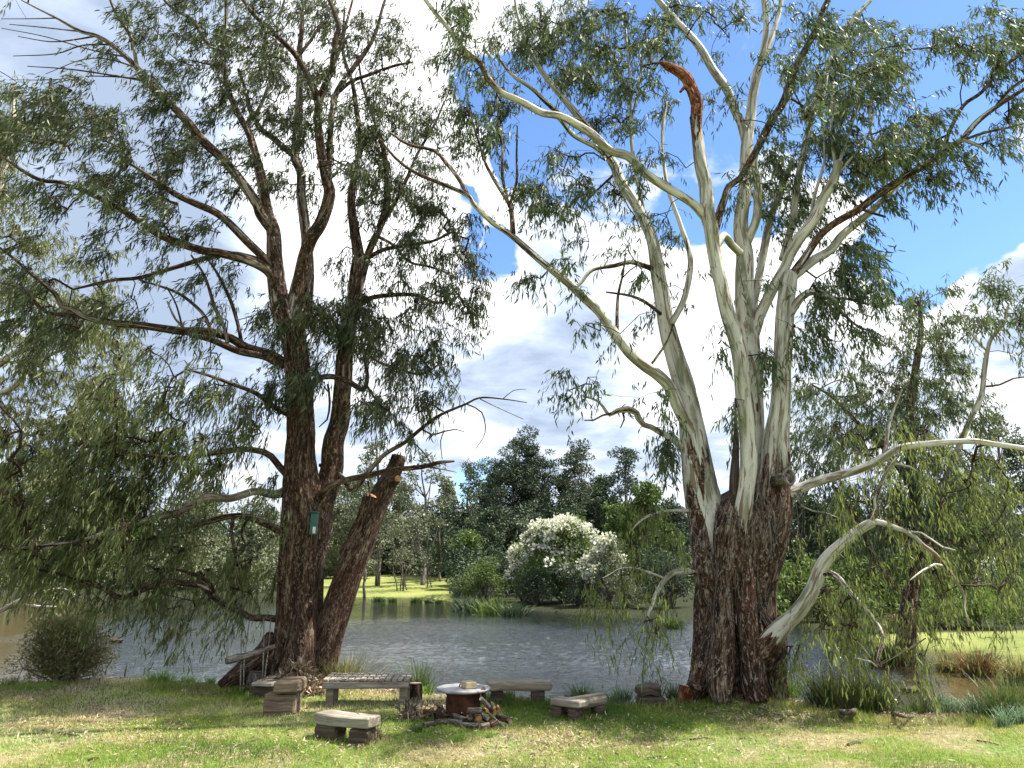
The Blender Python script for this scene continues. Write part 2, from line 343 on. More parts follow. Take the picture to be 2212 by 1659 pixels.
# ---------------------------------------------------------------- tree builder
class Tree:
    def __init__(s, Y, seed=1):
        s.Y = Y; s.limbs = []; s.NP = np.zeros((0, 3)); s.NF = np.zeros((0, 2)); s.seed = seed; s.rg = np.random.default_rng(seed)
    def nearestY(s, x, y):
        if not len(s.NP): return s.Y
        return s.NP[np.argmin(np.hypot(s.NF[:, 0] - x, s.NF[:, 1] - y))][1]
    def limb(s, pts, dY=0., pale=0., Y0=None, part='trunk', **k):
        """pts [(Fx,Fy,Fr)..] traced; depth starts at the limb it grows from and drifts by dY"""
        if Y0 is None: Y0 = s.nearestY(*pts[0][:2])
        L = np.cumsum([0] + [math.dist(pts[i][:2], pts[i + 1][:2]) for i in range(len(pts) - 1)]); L = L / L[-1]
        P = []; r = []
        for (x, y, q), t in zip([(p if len(p) == 3 else (*p, None)) for p in pts], L):
            p = at(x, y, Y0 + dY * t); P.append(p); r.append(q)
        for i in range(len(r)):
            if r[i] is None: r[i] = r[i - 1] * .9
        r = [q * dep(p) / FP for p, q in zip(P, r)]
        s.limbs.append((np.array(P), np.array(r), pale, part, k))
        Pd, _, _ = resample(P, r, [0] * len(P), .08)
        s.NP = np.vstack([s.NP, Pd]); s.NF = np.vstack([s.NF, toF(Pd)])
    def mesh(s, parent, mat, parts=None, name='trunk'):
        a = Acc()
        for i, (P, r, pale, part, k) in enumerate(s.limbs):
            if part != name: continue
            R0 = float(np.max(r)); big = R0 > .2
            kk = dict(seg=96 if big else 40 if R0 > .08 else 16 if R0 > .035 else 7, step=.025 if big else .035 if R0 > .08 else .07 if R0 > .035 else .1,
                      amp=.035 if big else R0 * .14 if R0 > .05 else R0 * .1, fr=14 if big else 26, seed=i + 1, pa=pale)
            kk.update(k)
            if not big:   # slight natural wobble
                n = len(P); j = s.rg.normal(0, 1, (n, 3)) * (np.maximum(np.minimum(r, .05) * .25, .011)[:, None]); j[0] = 0; P = P + j * 1.
            tube(a, P, r, **kk)
        return a.build(name, mat, parent)
    def foliage(s, clumps, wind=(-.25, 0, 0), leafL=.14, leafW=.019, spread=.55, dens=1., droop=.75, nl=10, Yoff=0., tw=(.2, .45), fill=.5):
        rg = s.rg; A = []; pxa = leafL * leafW * .42 * (FP / s.Y) ** 2
        for (x, y, rx, ry, d) in clumps:
            Y0 = s.nearestY(x, y) + rg.normal(0, spread * .6) + Yoff
            n = math.pi * rx * ry * d * 1.25 * dens / pxa / nl
            n = max(3, int(n)); k = max(2, int(n / 12))
            sub = rg.normal(0, .55, (k, 2)); sy = rg.normal(0, spread, k)
            w = rg.integers(0, k, n); q = sub[w] + rg.normal(0, .15, (n, 2))
            q = np.where(rg.random((n, 1)) < .1, rg.normal(0, .6, (n, 2)), q)
            for (u, v), yy in zip(q, sy[w] + rg.normal(0, spread * .3, n)):
                A.append(at(x + u * rx, y + v * ry - ry * .15, Y0 + yy))
        A = np.array(A)
        for gpt, gr in SUN_GAPS:
            v = A - gpt; t = v @ SUN; A = A[np.linalg.norm(v - t[:, None] * SUN, axis=1) > gr * (.75 + .5 * noise(A * 1.5, 8))] if len(A) else A
        N0 = s.NP[::2]; cap = len(N0) + len(A) * 7 + 10
        N = np.empty((cap, 3)); N[:len(N0)] = N0; par = np.full(cap, -1); cnt = np.zeros(cap); m = len(N0)
        d0 = np.array([np.min(np.sum((N0 - a) ** 2, 1)) for a in A]); paths = []
        for i in np.argsort(d0):
            a = A[i]; dd = N[:m] - a; D = np.sum(dd * dd, 1); j = int(np.argmin(D)); L = math.sqrt(D[j])
            k = int(min(7, max(1, L / .14))); p = N[j]
            bend = rg.normal(0, 1, 3) * L * .1 + np.array([0, 0, .12 * L])
            prev = j; ids = [j]
            for t in np.arange(1, k + 1) / k:
                N[m] = p + (a - p) * t + bend * math.sin(math.pi * t) + (rg.normal(0, .012, 3) if t < 1 else 0)
                par[m] = prev; prev = m; ids.append(m); m += 1
            q = prev
            while q >= 0: cnt[q] += 1; q = par[q]
            paths.append(ids)
        rad = .0028 * np.maximum(cnt[:m], 1) ** .42; rad = np.minimum(rad, .035)
        a = Acc(); k4 = np.arange(4) / 4 * 2 * math.pi
        for ids in paths:
            P = N[ids].copy(); r = rad[ids].copy(); r[0] = min(r[0], r[1] * 1.15) if len(r) > 1 else r[0]
            if len(P) < 2: continue
            tube(a, P, r, seg=5 if r[0] > .008 else 3)
        s.twigs = a
        # twiglets with their leaves
        n = len(A); out = nrm(A - s.NP.mean(0)) * .6 + rg.normal(0, .55, (n, 3)) + np.array(wind) + np.array([0, 0, -.35 * droop])
        out = nrm(out); Lt = rg.uniform(tw[0], tw[1], n)
        nn = rg.integers(int(nl * .6), int(nl * 1.5), n); idx = np.repeat(np.arange(n), nn); t = rg.random(len(idx)) * .95 + .05
        B = A[idx] + out[idx] * (Lt[idx] * t)[:, None] + np.array([0, 0, -1.]) * (droop * .5 * Lt[idx] * t ** 2)[:, None] + rg.normal(0, .02, (len(idx), 3))
        D = rg.normal(0, .36, (len(idx), 3)) + out[idx] * .3 + np.array([0, 0, -droop * 1.25]) + np.array(wind)
        Nn = rg.normal(0, 1, (len(idx), 3)); LL = leafL * rg.uniform(.6, 1.25, len(idx)); WW = leafW * rg.uniform(.7, 1.25, len(idx))
        V, polys, lid = leaf_mesh(B, D, Nn, LL, WW)
        lv = np.clip(rg.beta(2, 3.2, len(idx)) * .75 + (rg.normal(0, .16, n))[idx] + .08, 0, 1)
        s.leaf = (V, polys, lv[lid])
        # twiglet stems
        for q in range(0, n):
            tt = np.array([0, .5, 1.]); P = A[q] + out[q] * Lt[q] * tt[:, None] + np.array([0, 0, -1.]) * (droop * .5 * Lt[q] * tt ** 2)[:, None]
            tube(a, P, [.0028, .0022, .0012], seg=3)
    def crown(s, parent, mat, twmat):
        V, polys, lv = s.leaf; mk('crown', V, polys, mat, parent, {'lv': lv})
        s.twigs.build('twigs', twmat, parent)

def blob_leaves(rg, centres, n_each, size, w, droop=.3, shell=.55):
    """leaf clumps: centres [(p, (rx,ry,rz))]"""
    Bs = []; Ds = []; cl = []
    for (p, r), n in zip(centres, n_each):
        v = nrm(rg.normal(0, 1, (n, 3))); v *= (shell + (1 - shell) * rg.random((n, 1)) ** .6)
        v *= (1 + .35 * (noise(v * 2.3 + rg.random() * 50, 3) - .5))[:, None] * 1.1
        Bs.append(p + v * r); Ds.append(nrm(v) * .5 + rg.normal(0, .6, (n, 3)) + [0, 0, -droop]); cl.append(np.full(n, rg.normal(0, .1)))
    B = np.concatenate(Bs); D = np.concatenate(Ds); n = len(B)
    V, polys, lid = leaf_mesh(B, D, rg.normal(0, 1, (n, 3)), size * rg.uniform(.6, 1.3, n), w * rg.uniform(.6, 1.3, n), six=False, bend=.25)
    return V, polys, np.clip(rg.beta(2, 3, n) * .8 + np.concatenate(cl) + .05, 0, 1)[lid]

def far_tree(x, top, base, hw, Y, mat, label, name='gum_tree', cat='tree', group=None, seed=0, size=.2, dens=1., lean=0, trunk=(.0, .35), nclump=16, bark='barkfar', flat=.55, stems=1, crownlow=.35, leafw=.5, droop=.3, spread=1.):
    rg = np.random.default_rng(1000 + seed); b = at(x, base, Y); 
    d = ray(x + lean, top); t_ = at(x + lean, top, Y); H = t_[2] - b[2]; W = hw * dep(b) / FP
    th = thing(name, b, label, cat, group); a = Acc(); cs = []; ns = []
    for si in range(stems):
        bx = b + [rg.normal(0, .25) if stems > 1 else 0, rg.normal(0, .25) if stems > 1 else 0, -.25]
        tx = np.array([t_[0] + (rg.uniform(-.6, .6) * W if stems > 1 else 0), Y + rg.normal(0, .4), b[2] + H * (.93 if stems == 1 else rg.uniform(.7, .95))])
        P = [bx + (tx - bx) * u + rg.normal(0, .018 * H, 3) * (0 < u < 1) * [1, 1, .3] for u in np.linspace(0, 1, 7)]
        r0 = (.016 * H + .02) / (stems ** .5)
        tube(a, P, np.linspace(r0, r0 * .12, 7), seg=8, step=.4)
        for c in range(int(nclump / stems)):
            u = crownlow + (1 - crownlow) * (c + rg.random()) / (nclump / stems)
            o = P[min(6, int(max(.1, u - rg.uniform(.1, .25)) * 6))]
            prof = math.sin(math.pi * min(1, (u - crownlow) / (1 - crownlow) * .8 + .22)) ** .7
            ang = rg.uniform(0, 2 * math.pi); rr = W * prof * rg.uniform(.3, 1.0) * spread
            p = np.array([bx[0] + (tx[0] - bx[0]) * u + math.cos(ang) * rr, bx[1] + math.sin(ang) * rr, b[2] + H * (u * .94)])
            rc = W * rg.uniform(.26, .46) * (1 if stems == 1 else .8)
            tube(a, [o, (o + p) / 2 + [0, 0, -.03 * H], p], [r0 * .3, r0 * .18, r0 * .08], seg=4)
            for k in range(4):
                pk = p + rg.normal(0, .45, 3) * rc * [1, 1, .8]; rk = rc * rg.uniform(.35, .7)
                tube(a, [p, pk], [r0 * .08, .01], seg=3)
                cs.append((pk, np.array([rk, rk, rk * flat]))); ns.append(max(6, int(dens * 17 * rk * rk * flat / (size * size * leafw))))
    a.build('trunk', M[bark], th)
    V, polys, lv = blob_leaves(rg, cs, ns, size, size * leafw, droop)
    mk('crown', V, polys, M[mat], th, {'lv': lv})
    return th

def tuft(p, h, w, n, mat, label, name, cat, group=None, seed=0, bw=.008, lean=(0, 0), curve=.4, kind=None, spike=0, segs=4):
    """a clump of grass-like blades springing from the ground"""
    rg = np.random.default_rng(500 + seed); p = np.array(p, float)
    b = np.stack([rg.normal(0, .38, n) * w, rg.normal(0, .38, n) * w * .7, np.zeros(n)], 1)
    dr = nrm(np.concatenate([b[:, :2] / max(w, .01) * .5 + rg.normal(0, .22, (n, 2)) + np.array(lean), np.full((n, 1), 1.)], 1))
    L = h * rg.uniform(.45, 1.08, n) / np.maximum(.7, dr[:, 2]); cv = rg.uniform(0, curve, n)
    bd = nrm(np.concatenate([dr[:, :2] + rg.normal(0, .1, (n, 2)), np.zeros((n, 1))], 1))
    s = nrm(np.stack([-bd[:, 1], bd[:, 0], np.zeros(n)], 1) + rg.normal(0, .5, (n, 3)))
    V = []
    for t in np.linspace(0, 1, segs + 1):
        c = p + b + dr * (L * t)[:, None] + bd * (cv * L * t ** 2.2)[:, None] - np.array([0, 0, 1]) * (cv * L * .6 * t ** 2.6)[:, None]
        wd = (bw * (1 - t ** 1.6) + .0008)
        V += [c - s * wd * .5, c + s * wd * .5]
    V = np.stack(V, 1).reshape(-1, 3); o = np.arange(n)[:, None] * 2 * (segs + 1)
    Q = np.concatenate([o + np.array([[2 * i, 2 * i + 1, 2 * i + 3, 2 * i + 2]]) for i in range(segs)])
    V = np.vstack([V, p - [0, 0, .03]]); oo = np.arange(n) * 2 * (segs + 1); root = np.stack([oo, oo + 1, np.full(n, len(V) - 1)], 1)
    th = thing(name, p, label, cat, group, kind)
    lv = np.clip(rg.beta(2, 2.5, n), 0, 1)
    mk('blades', V, [Q, root], M[mat], th, {'lv': np.append(np.repeat(lv, 2 * (segs + 1)), .3)})
    return th

# ---------------------------------------------------------------- ground and pond
WZ = -.45
near = [(-1200, 1530), (-500, 1500), (0, 1478), (130, 1470), (250, 1466), (450, 1472), (620, 1474), (720, 1478), (820, 1486), (900, 1493), (1000, 1497), (1100, 1503), (1190, 1510), (1330, 1513), (1440, 1514), (1490, 1506), (1600, 1498), (1690, 1502), (1790, 1526), (1900, 1538), (1995, 1540), (2100, 1535), (2212, 1532), (2500, 1540), (3300, 1570)]
far = [(3300, 1500), (2700, 1462), (2212, 1440), (2150, 1420), (2080, 1404), (1960, 1402), (1890, 1396), (1800, 1378), (1720, 1346), (1600, 1339), (1480, 1342), (1250, 1326), (1080, 1310), (985, 1300), (930, 1291), (860, 1290), (690, 1289), (300, 1293), (0, 1295), (-900, 1302), (-1500, 1340)]
poly = np.array([G(x, y, 0)[:2] for x, y in near] + [G(x, y, WZ)[:2] for x, y in far])
def sdf(P):
    a = poly; b = np.roll(poly, -1, 0); best = np.full(len(P), 1e9); ins = np.zeros(len(P), bool)
    for (ax, ay), (bx, by) in zip(a, b):
        ex, ey = bx - ax, by - ay; px, py = P[:, 0] - ax, P[:, 1] - ay
        t = np.clip((px * ex + py * ey) / (ex * ex + ey * ey), 0, 1); best = np.minimum(best, np.hypot(px - t * ex, py - t * ey))
        c = ((ay > P[:, 1]) != (by > P[:, 1])) & (P[:, 0] < (bx - ax) * (P[:, 1] - ay) / (by - ay + 1e-12) + ax); ins ^= c
    return np.where(ins, best, -best)
def hz(P):
    P = np.asarray(P, float); P3 = np.concatenate([P[:, :2], np.zeros((len(P), 1))], 1)
    s = sdf(P) + (fbm(P3 * 1.3, 4, 3) - .5) * .35
    z = (fbm(P3 * .55, 1, 3) - .5) * .10 + (fbm(P3 * 3.1, 2, 2) - .5) * .025
    farw = np.clip((P[:, 1] - 14) / 1.5, 0, 1); land = np.clip(-s, 0, 30)
    z = z * (1 - .6 * farw) + farw * (-.36 + .042 * land)
    t = np.clip((s + .05) / .55, 0, 1); z = z - (.6 - .3 * farw) * t * t * (3 - 2 * t) - np.clip(s - .5, 0, 3) * .35
    for cx, cy, h, w in ((*G(1590, 1512)[:2], .07, .95), (*G(645, 1485)[:2], .05, .8)):
        z = z + h * np.exp(-((P[:, 0] - cx) ** 2 + (P[:, 1] - cy) ** 2) / w ** 2)
    return z
def gz(x, y): return float(hz(np.array([[x, y]]))[0])
def gp(fx, fy):
    """ground point seen at photo position"""
    p = G(fx, fy, 0)
    for _ in range(4): p = G(fx, fy, gz(p[0], p[1]))
    return p
def axis(segs):
    o = []
    for a, b, st in segs: o += list(np.arange(a, b, st))
    return np.array(o + [segs[-1][1]])
xs = axis([(-600, -100, 50), (-100, -30, 4), (-30, -9, .6), (-9, 10, .085), (10, 32, .6), (32, 100, 4), (100, 600, 50)])
ys = axis([(-60, 0, 5), (0, 5, .5), (5, 13.6, .07), (13.6, 60, .55), (60, 110, 4), (110, 900, 60)])
X, Yg = np.meshgrid(xs, ys); P = np.stack([X.ravel(), Yg.ravel()], 1); Z = hz(P)
nx, ny = len(xs), len(ys); i = np.arange(ny - 1)[:, None] * nx; j = np.arange(nx - 1)[None]
Q = np.stack([i + j, i + j + 1, i + nx + j + 1, i + nx + j], 2).reshape(-1, 4)
def ground_mat():
    m, nt, out = newmat('ground_soil_and_grass'); N = NT(nt); tc = N.n('ShaderNodeTexCoord').outputs['Object']
    a = N.noise(tc, .9, 5, .6); b = N.noise(tc, 14, 5, .65); c = N.noise(tc, 70, 3)
    grass = N.ramp(b, [(.3, (.05, .09, .018)), (.5, (.11, .17, .035)), (.7, (.2, .26, .07))])
    dry = N.ramp(b, [(.3, (.12, .10, .055)), (.5, (.24, .2, .11)), (.72, (.4, .35, .22))])
    soil = N.ramp(c, [(.3, (.07, .045, .03)), (.5, (.2, .15, .1)), (.7, (.42, .34, .25))])
    col = N.mix(N.mr(a, .47, .60), grass, dry)
    col = N.mix(N.mr(N.math('ADD', N.attr('edge'), N.math('MULTIPLY', N.math('SUBTRACT', b, .5), .9)), .4, .6), col, soil)
    lawn = N.ramp(N.math('ADD', N.math('MULTIPLY', N.noise(tc, .35, 4), .6), N.math('MULTIPLY', N.noise(tc, 5., 5, .7), .4)), [(.35, (.13, .16, .045)), (.65, (.26, .27, .085))])
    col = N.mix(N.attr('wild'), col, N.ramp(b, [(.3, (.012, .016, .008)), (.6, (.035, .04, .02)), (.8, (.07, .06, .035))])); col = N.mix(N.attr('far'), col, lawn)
    nt.links.new(N.bsdf(col, .95, .1, N.bump(N.math('ADD', b, N.math('MULTIPLY', c, .4)), .9, .03)), out.inputs[0]); return m
sd = sdf(P)
edge = np.clip((sd + .55) / .5, 0, 1) * (P[:, 1] < 15) + .35 * (P[:, 1] >= 15)
fx_ = toF(np.stack([P[:, 0], np.maximum(P[:, 1], 1), Z], 1))[:, 0]
farm = (P[:, 1] > 15) * (sd < .3) * np.maximum(np.clip((fx_ - 640) / 30, 0, 1) * np.clip((985 - fx_) / 25, 0, 1) * (P[:, 1] < 62), np.clip((fx_ - 1880) / 20, 0, 1) * (P[:, 1] < 21.5))
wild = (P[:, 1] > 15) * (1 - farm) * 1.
g = mk('ground', np.stack([P[:, 0], P[:, 1], Z], 1), [Q], ground_mat(), None, {'edge': edge, 'far': farm, 'wild': wild}, True)
g['kind'] = 'structure'

def water_mat():
    m, nt, out = newmat('pond_water'); N = NT(nt); tc = N.n('ShaderNodeTexCoord').outputs['Object']
    w1 = N.noise(N.scale(tc, (6.5, 12, 1)), 1., 3, .6, .6); w2 = N.noise(N.scale(tc, (18, 30, 1)), 1., 2, .5); w3 = N.noise(N.scale(tc, (.8, 1.5, 1)), 1., 2)
    h = N.math('ADD', N.math('ADD', N.math('MULTIPLY', w1, .62), N.math('MULTIPLY', w2, .2)), N.math('MULTIPLY', w3, .5))
    gust = N.mr(N.noise(N.scale(tc, (.10, .16, 1)), 1., 2), .35, .6, .45, 1.)
    calm = N.attr('calm'); st = N.math('MULTIPLY', gust, N.math('SUBTRACT', 1., N.math('MULTIPLY', calm, .93)))
    b = N.n('ShaderNodeBump'); N.set(b.inputs['Height'], h); N.set(b.inputs['Strength'], st); b.inputs['Distance'].default_value = .08
    sh = N.bsdf(N.mix(N.attr('mud'), (.010, .014, .012), (.09, .065, .028)), .06, .5, b.outputs[0], IOR=1.7)
    nt.links.new(sh, out.inputs[0]); return m
wx = axis([(-80, -17, 3), (-17, -8, .1), (-8, 8, .05), (8, 17, .1), (17, 80, 3)]); wy = axis([(6, 8.6, .4), (8.6, 21, .05), (21, 44, .13), (44, 62, 1.5)]); X, Yg = np.meshgrid(wx, wy); i = np.arange(len(wy) - 1)[:, None] * len(wx); j = np.arange(len(wx) - 1)[None]
px = X.ravel(); py = Yg.ravel()
calm = np.clip((px / np.maximum(py, 1) - .42) / .12, 0, 1) + np.clip((-px / np.maximum(py, 1) - .48) / .14, 0, 1) * .9 + np.clip((py - 22) / 9, 0, 1) * .85
calm = np.clip(calm, 0, 1); mud = np.clip((px / np.maximum(py, 1) - .42) / .12, 0, 1) + np.clip((-px / np.maximum(py, 1) - .48) / .14, 0, 1); W3 = np.stack([px, py, 0 * px], 1); gust = np.clip(.55 + (fbm(W3 * [.12, .22, 1], 61, 2) - .5) * 3, .25, 1)
wob = (fbm(W3 * 1.1, 60, 2)[:, None] - .5) * .7
wh = (fbm(W3 * [2.4, 4.6, 1] + wob, 62, 2) - .5) * .03 + (noise(W3 * [5, 8, 1] + wob * 2, 64) - .5) * .024 + (noise(W3 * [9.5, 14, 1] + wob * 3, 65) - .5) * .022
wh = wh * gust * (1 - calm * .95) * np.clip(1.25 - py / 60, .3, 1)
wh[np.abs(px) > 16.9] = 0
w = mk('pond_water', np.stack([px, py, WZ + wh], 1), [np.stack([i + j, i + j + 1, i + len(wx) + j + 1, i + len(wx) + j], 2).reshape(-1, 4)], water_mat(), None, {'calm': calm, 'mud': mud}, True)
w['kind'] = 'structure'

# ---------------------------------------------------------------- sky, clouds, sun
def world():
    w = bpy.data.worlds.new('World'); scene.world = w; w.use_nodes = True; nt = w.node_tree; nt.nodes.clear(); N = NT(nt)
    out = nt.nodes.new('ShaderNodeOutputWorld'); bg = nt.nodes.new('ShaderNodeBackground'); bg.inputs[1].default_value = SKY_STRENGTH
    sky = nt.nodes.new('ShaderNodeTexSky'); sky.sky_type = 'NISHITA'; sky.sun_disc = False
    sky.sun_elevation = math.asin(SUN[2]); sky.sun_rotation = math.atan2(SUN[0], SUN[1]); sky.air_density = 1.0; sky.dust_density = .4; sky.ozone_density = 2.5
    d = N.n('ShaderNodeTexCoord').outputs['Generated']
    sep = N.n('ShaderNodeSeparateXYZ'); N.set(sep.inputs[0], d); zz = N.math('ADD', N.math('MAXIMUM', sep.outputs[2], 0.), .22)
    cmb = N.n('ShaderNodeCombineXYZ'); N.set(cmb.inputs[0], N.math('DIVIDE', sep.outputs[0], zz)); N.set(cmb.inputs[1], N.math('DIVIDE', sep.outputs[1], zz))
    n1 = N.noise(cmb.outputs[0], 1.7, 9, .58, .25); n2 = N.noise(N.scale(cmb.outputs[0], (1, 1, 1)), 4.5, 6, .6, .2)
    wv = N.n('ShaderNodeTexNoise', i_Scale=5.0, i_Detail=5.0); N.set(wv.inputs['Vector'], d)
    w1_ = N.n('ShaderNodeVectorMath', operation='SUBTRACT'); N.set(w1_.inputs[0], wv.outputs['Color']); w1_.inputs[1].default_value = (.5, .5, .5)
    w2_ = N.n('ShaderNodeVectorMath', operation='ADD'); N.set(w2_.inputs[0], d); N.set(w2_.inputs[1], N.scale(w1_.outputs[0], (.22, .22, .22)))
    w3_ = N.n('ShaderNodeVectorMath', operation='NORMALIZE'); N.set(w3_.inputs[0], w2_.outputs[0]); dw = w3_.outputs[0]
    acc = None
    def blob(x, y, r0, r1, wgt):
        v = ray(x, y); v = v / np.linalg.norm(v)
        dp = N.n('ShaderNodeVectorMath', operation='DOT_PRODUCT'); N.set(dp.inputs[0], dw); dp.inputs[1].default_value = v
        return N.math('MULTIPLY', N.mr(dp.outputs['Value'], math.cos(r1 / FP), math.cos(r0 / FP)), wgt)
    for b in BLUE:
        q = blob(*b); acc = q if acc is None else N.math('ADD', acc, q)
    cov = N.math('ADD', N.math('ADD', N.math('MULTIPLY', n1, .95), N.math('MULTIPLY', n2, .35)), N.math('MULTIPLY', acc, -1.))
    mask = N.mr(cov, .53, .63)
    dk = None
    for b in DARK:
        q = blob(*b); dk = q if dk is None else N.math('ADD', dk, q)
    n3 = N.noise(cmb.outputs[0], 3.1, 7, .6, .3)
    shade = N.mr(N.math('ADD', N.math('ADD', n3, N.math('MULTIPLY', n2, .25)), dk), .44, .86, 0, 1, False)
    ccol = N.ramp(shade, [(0., (5.6, 5.65, 5.7)), (.3, (4.0, 4.15, 4.4)), (.6, (2.6, 3.05, 3.8)), (1., (1.7, 2.1, 2.8))])
    blue = N.mix(1., sky.outputs[0], (.56, .68, .82), 'MULTIPLY')
    col = N.mix(mask, blue, ccol)
    nt.links.new(col, bg.inputs[0]); nt.links.new(bg.outputs[0], out.inputs[0])
SKY_STRENGTH = .12
BLUE = [(2080, 120, 150, 380, .34), (2000, 480, 80, 200, .34), (1900, 560, 30, 110, .3), (2120, 440, 40, 140, .2), (1075, 550, 25, 110, .36), (1120, 270, 20, 150, .22), (1180, 480, 10, 90, .12), (1150, 770, 5, 60, .12), (1000, 470, 25, 60, .28), (1290, 200, 30, 200, .24), (1450, 300, 60, 420, .13), (1130, 350, 20, 70, .12), (1330, 900, 20, 120, .1), (1060, 1010, 20, 90, .14), (1060, 180, 30, 120, .18), (1560, 520, 40, 110, .22), (1200, 640, 20, 60, .1), (1060, 845, 15, 60, .22),
        (2190, 330, 40, 110, -.3), (2200, 560, 60, 130, -.34), (2180, 850, 80, 220, -.3), (1830, 470, 50, 110, -.3), (420, 500, 200, 1000, -.28), (1700, 900, 100, 650, -.2), (1200, 750, 120, 260, -.1), (1060, 800, 60, 200, -.12)]
DARK = [(100, 550, 0, 700, .16), (60, 100, 0, 600, .1), (1250, 900, 0, 420, .06), (850, 350, 0, 480, -.3), (2180, 650, 60, 150, .1), (1150, 700, 100, 200, .08), (1900, 480, 100, 300, -.2), (300, 620, 80, 200, .15), (1500, 700, 100, 250, -.15)]
world()
sl = bpy.data.lights.new('sun', 'SUN'); sl.energy = 5.0; sl.angle = R(.53); sl.color = (1, .95, .86)
so = bpy.data.objects.new('sun', sl); C.objects.link(so); so.rotation_euler = Vector(-SUN).to_track_quat('-Z', 'Y').to_euler(); so.location = (20, 10, 40)
vs = scene.view_settings; vs.view_transform = 'Standard'; vs.look = 'None'; vs.gamma = 1; vs.exposure = 1.35; vs.use_curve_mapping = False
scene.cycles.max_bounces = 4; scene.cycles.transparent_max_bounces = 4; scene.cycles.diffuse_bounces = 2; scene.cycles.transmission_bounces = 3; scene.cycles.glossy_bounces = 3
scene.cycles.sample_clamp_indirect = 4; scene.cycles.caustics_reflective = False; scene.cycles.caustics_refractive = False
# ================================================================ LEFT BIG TREE
SUN_GAPS = [(G(740, 1460, .3), .75), (G(800, 1460, .3), .75), (G(860, 1460, .3), .7), (gp(740, 1570), .45), (gp(998, 1540) + [0, 0, .35], .5), (gp(450, 1600), .75), (gp(280, 1620), .5), (gp(1900, 1625), .95), (gp(2120, 1600), .6), (gp(1260, 1645), .6), (gp(120, 1560), .35), (gp(620, 1525), .35), (gp(1560, 1650), .5)]  # foliage is cleared along the sun's rays so light reaches these spots
T1 = Tree(11.7, 21)
b1 = gp(645, 1484)
lt = thing('gum_tree', b1, 'big dark brown gum on the left with a sawn leaning limb', 'tree')
T1.Y = b1[1] + .45; Y1 = T1.Y
L = T1.limb
L([(640, 1500, 78), (641, 1455, 64), (642, 1400, 54), (643, 1340, 48), (645, 1260, 46), (650, 1180, 46), (655, 1120, 48), (650, 1060, 38), (648, 985, 29), (650, 944, 26), (649, 880, 25), (646, 820, 24), (640, 760, 23), (628, 700, 23), (615, 655, 21)], 0, [0, 0, 0, 0, .1, .25, .3], Y0=Y1, lobes=(5, .07, 1.), twist=.5, amp=.045)
L([(668, 1230, 24), (686, 1150, 26), (694, 1100, 25), (712, 1020, 23), (722, 960, 21), (731, 909, 20), (741, 836, 18), (746, 766, 16), (756, 700, 15), (763, 660, 15), (770, 588, 13), (773, 553, 12), (766, 500, 10), (759, 440, 8), (765, 380, 7), (780, 310, 6), (770, 240, 5), (760, 180, 4), (740, 110, 3), (745, 20, 2)], .5, [0, .1, .25, .3, .4, .45], Y0=Y1 + .15, amp=.035, seg=64)
L([(617, 700, 20), (606, 660, 19), (597, 600, 18), (594, 553, 16), (590, 500, 14), (578, 462, 11), (565, 384, 10), (548, 320, 8), (533, 284, 7), (505, 231, 6), (491, 178, 6), (484, 117, 5), (491, 53, 4), (487, -20, 3)], .6, .35)
L([(590, 500, 12), (570, 467, 11.5), (551, 437, 11), (516, 384, 10), (480, 345, 9.5), (444, 309, 9), (409, 267, 8), (373, 231, 7.5), (338, 196, 7), (302, 149, 6), (277, 124, 5), (242, 96, 4.5), (206, 78, 4), (171, 68, 3.5), (124, 39, 2.5), (89, 21, 2), (46, 0, 1.5)], -1.2, .45)
L([(338, 200, 5), (310, 175, 4.5), (295, 142, 4), (284, 85, 3.5), (249, 28, 3), (235, -10, 2)], -.3, .4)
L([(484, 117, 5), (444, 89, 4.5), (420, 46, 4), (373, 18, 3.5), (348, -10, 3)], .3, .4)
L([(533, 284, 5), (540, 262, 5), (560, 235, 4), (590, 150, 3), (600, 60, 2.5), (620, -10, 2)], .8, .3)
L([(628, 690, 16), (636, 655, 17), (652, 600, 14), (670, 526, 14), (695, 480, 13), (713, 420, 12), (702, 373, 10), (693, 302, 9), (690, 249, 8), (693, 213, 7.5), (709, 171, 7), (720, 135, 6.5), (727, 89, 6), (731, 53, 5), (709, -10, 4)], -.6, .3)
L([(690, 240, 8), (682, 205, 8), (670, 178, 7.5), (642, 124, 6.5), (606, 85, 5.5), (574, 53, 5), (553, 39, 4.5), (510, -20, 3)], -.5, .3)
L([(708, 400, 7), (712, 330, 6.5), (716, 250, 6), (731, 199, 6), (763, 153, 5.5), (795, 107, 5), (816, 60, 4), (827, 18, 3), (840, -30, 2)], .8, .3)
L([(731, 199, 4), (760, 175, 4), (800, 160, 3.5), (850, 143, 3), (890, 135, 2)], .3, .3)
L([(720, 135, 4), (738, 100, 4), (748, 55, 3), (760, 0, 2.5)], .3, .3)
L([(655, 700, 16), (662, 640, 14), (664, 590, 13), (662, 540, 12), (660, 498, 11), (652, 427, 10), (647, 373, 9), (638, 338, 9), (642, 284, 8), (645, 200, 7), (645, 107, 5.5), (652, 50, 4.5), (649, -20, 3)], 1.2, .4)
L([(638, 338, 7), (615, 320, 7), (590, 297, 6.5), (560, 275, 6), (540, 240, 5), (530, 200, 4), (515, 150, 3)], .4, .4)
L([(645, 120, 4), (668, 90, 3.5), (690, 60, 3), (715, 30, 2)], .3, .3)
L([(593, 598, 10), (576, 565, 9), (533, 523, 8.5), (480, 466, 8), (420, 441, 7), (373, 420, 6), (309, 373, 4), (270, 345, 3)], -1.0, .35)
